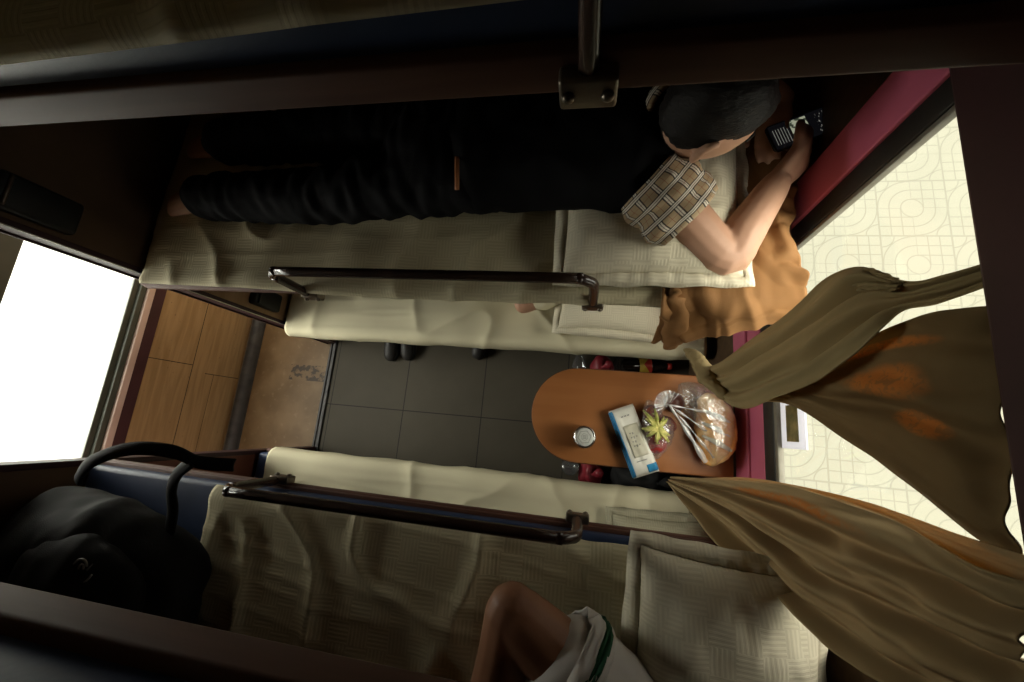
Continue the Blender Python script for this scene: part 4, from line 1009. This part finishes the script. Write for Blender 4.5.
sack('carrier_bag', 'dark red bag on the floor between two clear bottles', (.075, .315), (.05, .07, .06), 'redbag', 2)
sack('carrier_bag', 'red bag peeping out under the near edge of the table', (.05, -.185), (.05, .07, .07), 'redbag', 5)
sack('travel_bag', 'black bag in the shade under the table near the brown curtain', (.30, -.17), (.16, .09, .17), 'backpack', 8)
cp = thing('plastic_cup', 'clear plastic cup standing on the floor beside the red bag', 'cup', (-.05, -.165, 0))
build('cup_wall', MB().lathe((-.05, -.165, 0), [(.028, .001), (.038, .10), (.036, .10), (.026, .004)], 26), 'bottleclear', cp)
build('rim', MB().lathe((-.05, -.165, .098), [(.037, 0), (.040, .002), (.040, .005), (.037, .006)], 26), 'bottleclear', cp)
def shoe(label, p, ang):
    t = thing('shoe', label, 'shoe', (p[0], p[1], 0), 'dark shoes under the far lower berth'); Rz = Matrix.Rotation(ang, 3, 'Z'); c = Vector((p[0], p[1], 0))
    prof = [(-.125, .026), (-.10, .034), (-.04, .034), (.03, .040), (.085, .040), (.115, .03), (.13, .014)]
    def ring(z, k): return [c+Rz@Vector((x, w_*k, z)) for x, w_ in prof]+[c+Rz@Vector((x, -w_*k, z)) for x, w_ in reversed(prof)]
    build('sole', MB().loft([ring(0, .95), ring(.006, 1), ring(.02, 1)]), 'black', t)
    u = MB().limb([c+Rz@Vector((-.10, 0, .05)), c+Rz@Vector((-.05, 0, .055)), c+Rz@Vector((.02, 0, .045)), c+Rz@Vector((.09, 0, .035)), c+Rz@Vector((.115, 0, .03))], [(.028, .04), (.033, .045), (.037, .033), (.037, .022), (.028, .014)], seg=18)
    build('upper', u, 'shoe', t); build('collar', MB().limb([c+Rz@Vector((-.095+.03*math.cos(a_)+.03, .024*math.sin(a_), .092)) for a_ in (0, 1.05, 2.1, 3.14, 4.2, 5.24, 6.28)], [.006]*7, seg=8), 'black', t)
shoe('dark shoe under the far lower berth, nearest the corridor', (-1.075, .42), -1.62)
shoe('dark shoe under the far lower berth, second from the corridor', (-.985, .43), -1.5)
shoe('lone dark shoe further along beneath the far lower berth', (-.545, .455), -1.9)

# ------------------------------------------------------------------ light
wd = bpy.data.worlds.new('sky'); SC.world = wd; wd.use_nodes = True
bg = wd.node_tree.nodes['Background']; bg.inputs[0].default_value = (1, .97, .86, 1); bg.inputs[1].default_value = 3.2
def area(name, loc, aim, sx, sy, power, color=(1, 1, 1), portal=False):
    l = bpy.data.lights.new(name, 'AREA'); l.shape = 'RECTANGLE'; l.size = sx; l.size_y = sy; l.energy = power; l.color = color
    o = bpy.data.objects.new(name, l); COL.objects.link(o); o.location = loc
    o.rotation_euler = (Vector(aim)-Vector(loc)).to_track_quat('-Z', 'Y').to_euler()
    if portal: l.cycles.is_portal = True
    return o
area('window_portal', (XW+.09, .12, 1.2), (0, .12, 1.2), .8, .64, 1, portal=True)
area('corridor_portal', (XC-.07, .1, .87), (0, .1, .87), 2.6, .44, 1, portal=True)
area('corridor_upper_portal', (XC-.07, .1, 1.325), (0, .1, 1.325), 2.6, .16, 1, portal=True)
area('daylight_platform', (1.5, .1, 2.5), (.2, .2, 1.0), 1.2, 1.6, 60, (1, .93, .78))
area('daylight_corridor', (-3.0, .1, 1.9), (-1.6, .1, .2), 1.0, 2.0, 70, (1, .97, .88))
area('fill_corridor_high', (-3.2, .08, 1.75), (.3, -.1, 1.0), 1.8, .5, 20, (1, .96, .86))  # extra fill lamp behind the added upper pane, brightening the middle berths
area('daylight_corridor_low', (-3.1, .08, 1.15), (.5, .08, .75), 1.6, .6, 50, (1, .96, .86))
SC.cycles.use_denoising = True
SC.cycles.max_bounces = 8; SC.cycles.transparent_max_bounces = 16
SC.cycles.caustics_reflective = False; SC.cycles.caustics_refractive = False
SC.view_settings.view_transform = 'Standard'; SC.view_settings.look = 'None'; SC.view_settings.gamma = 1
SC.view_settings.exposure = .35; SC.view_settings.use_curve_mapping = False
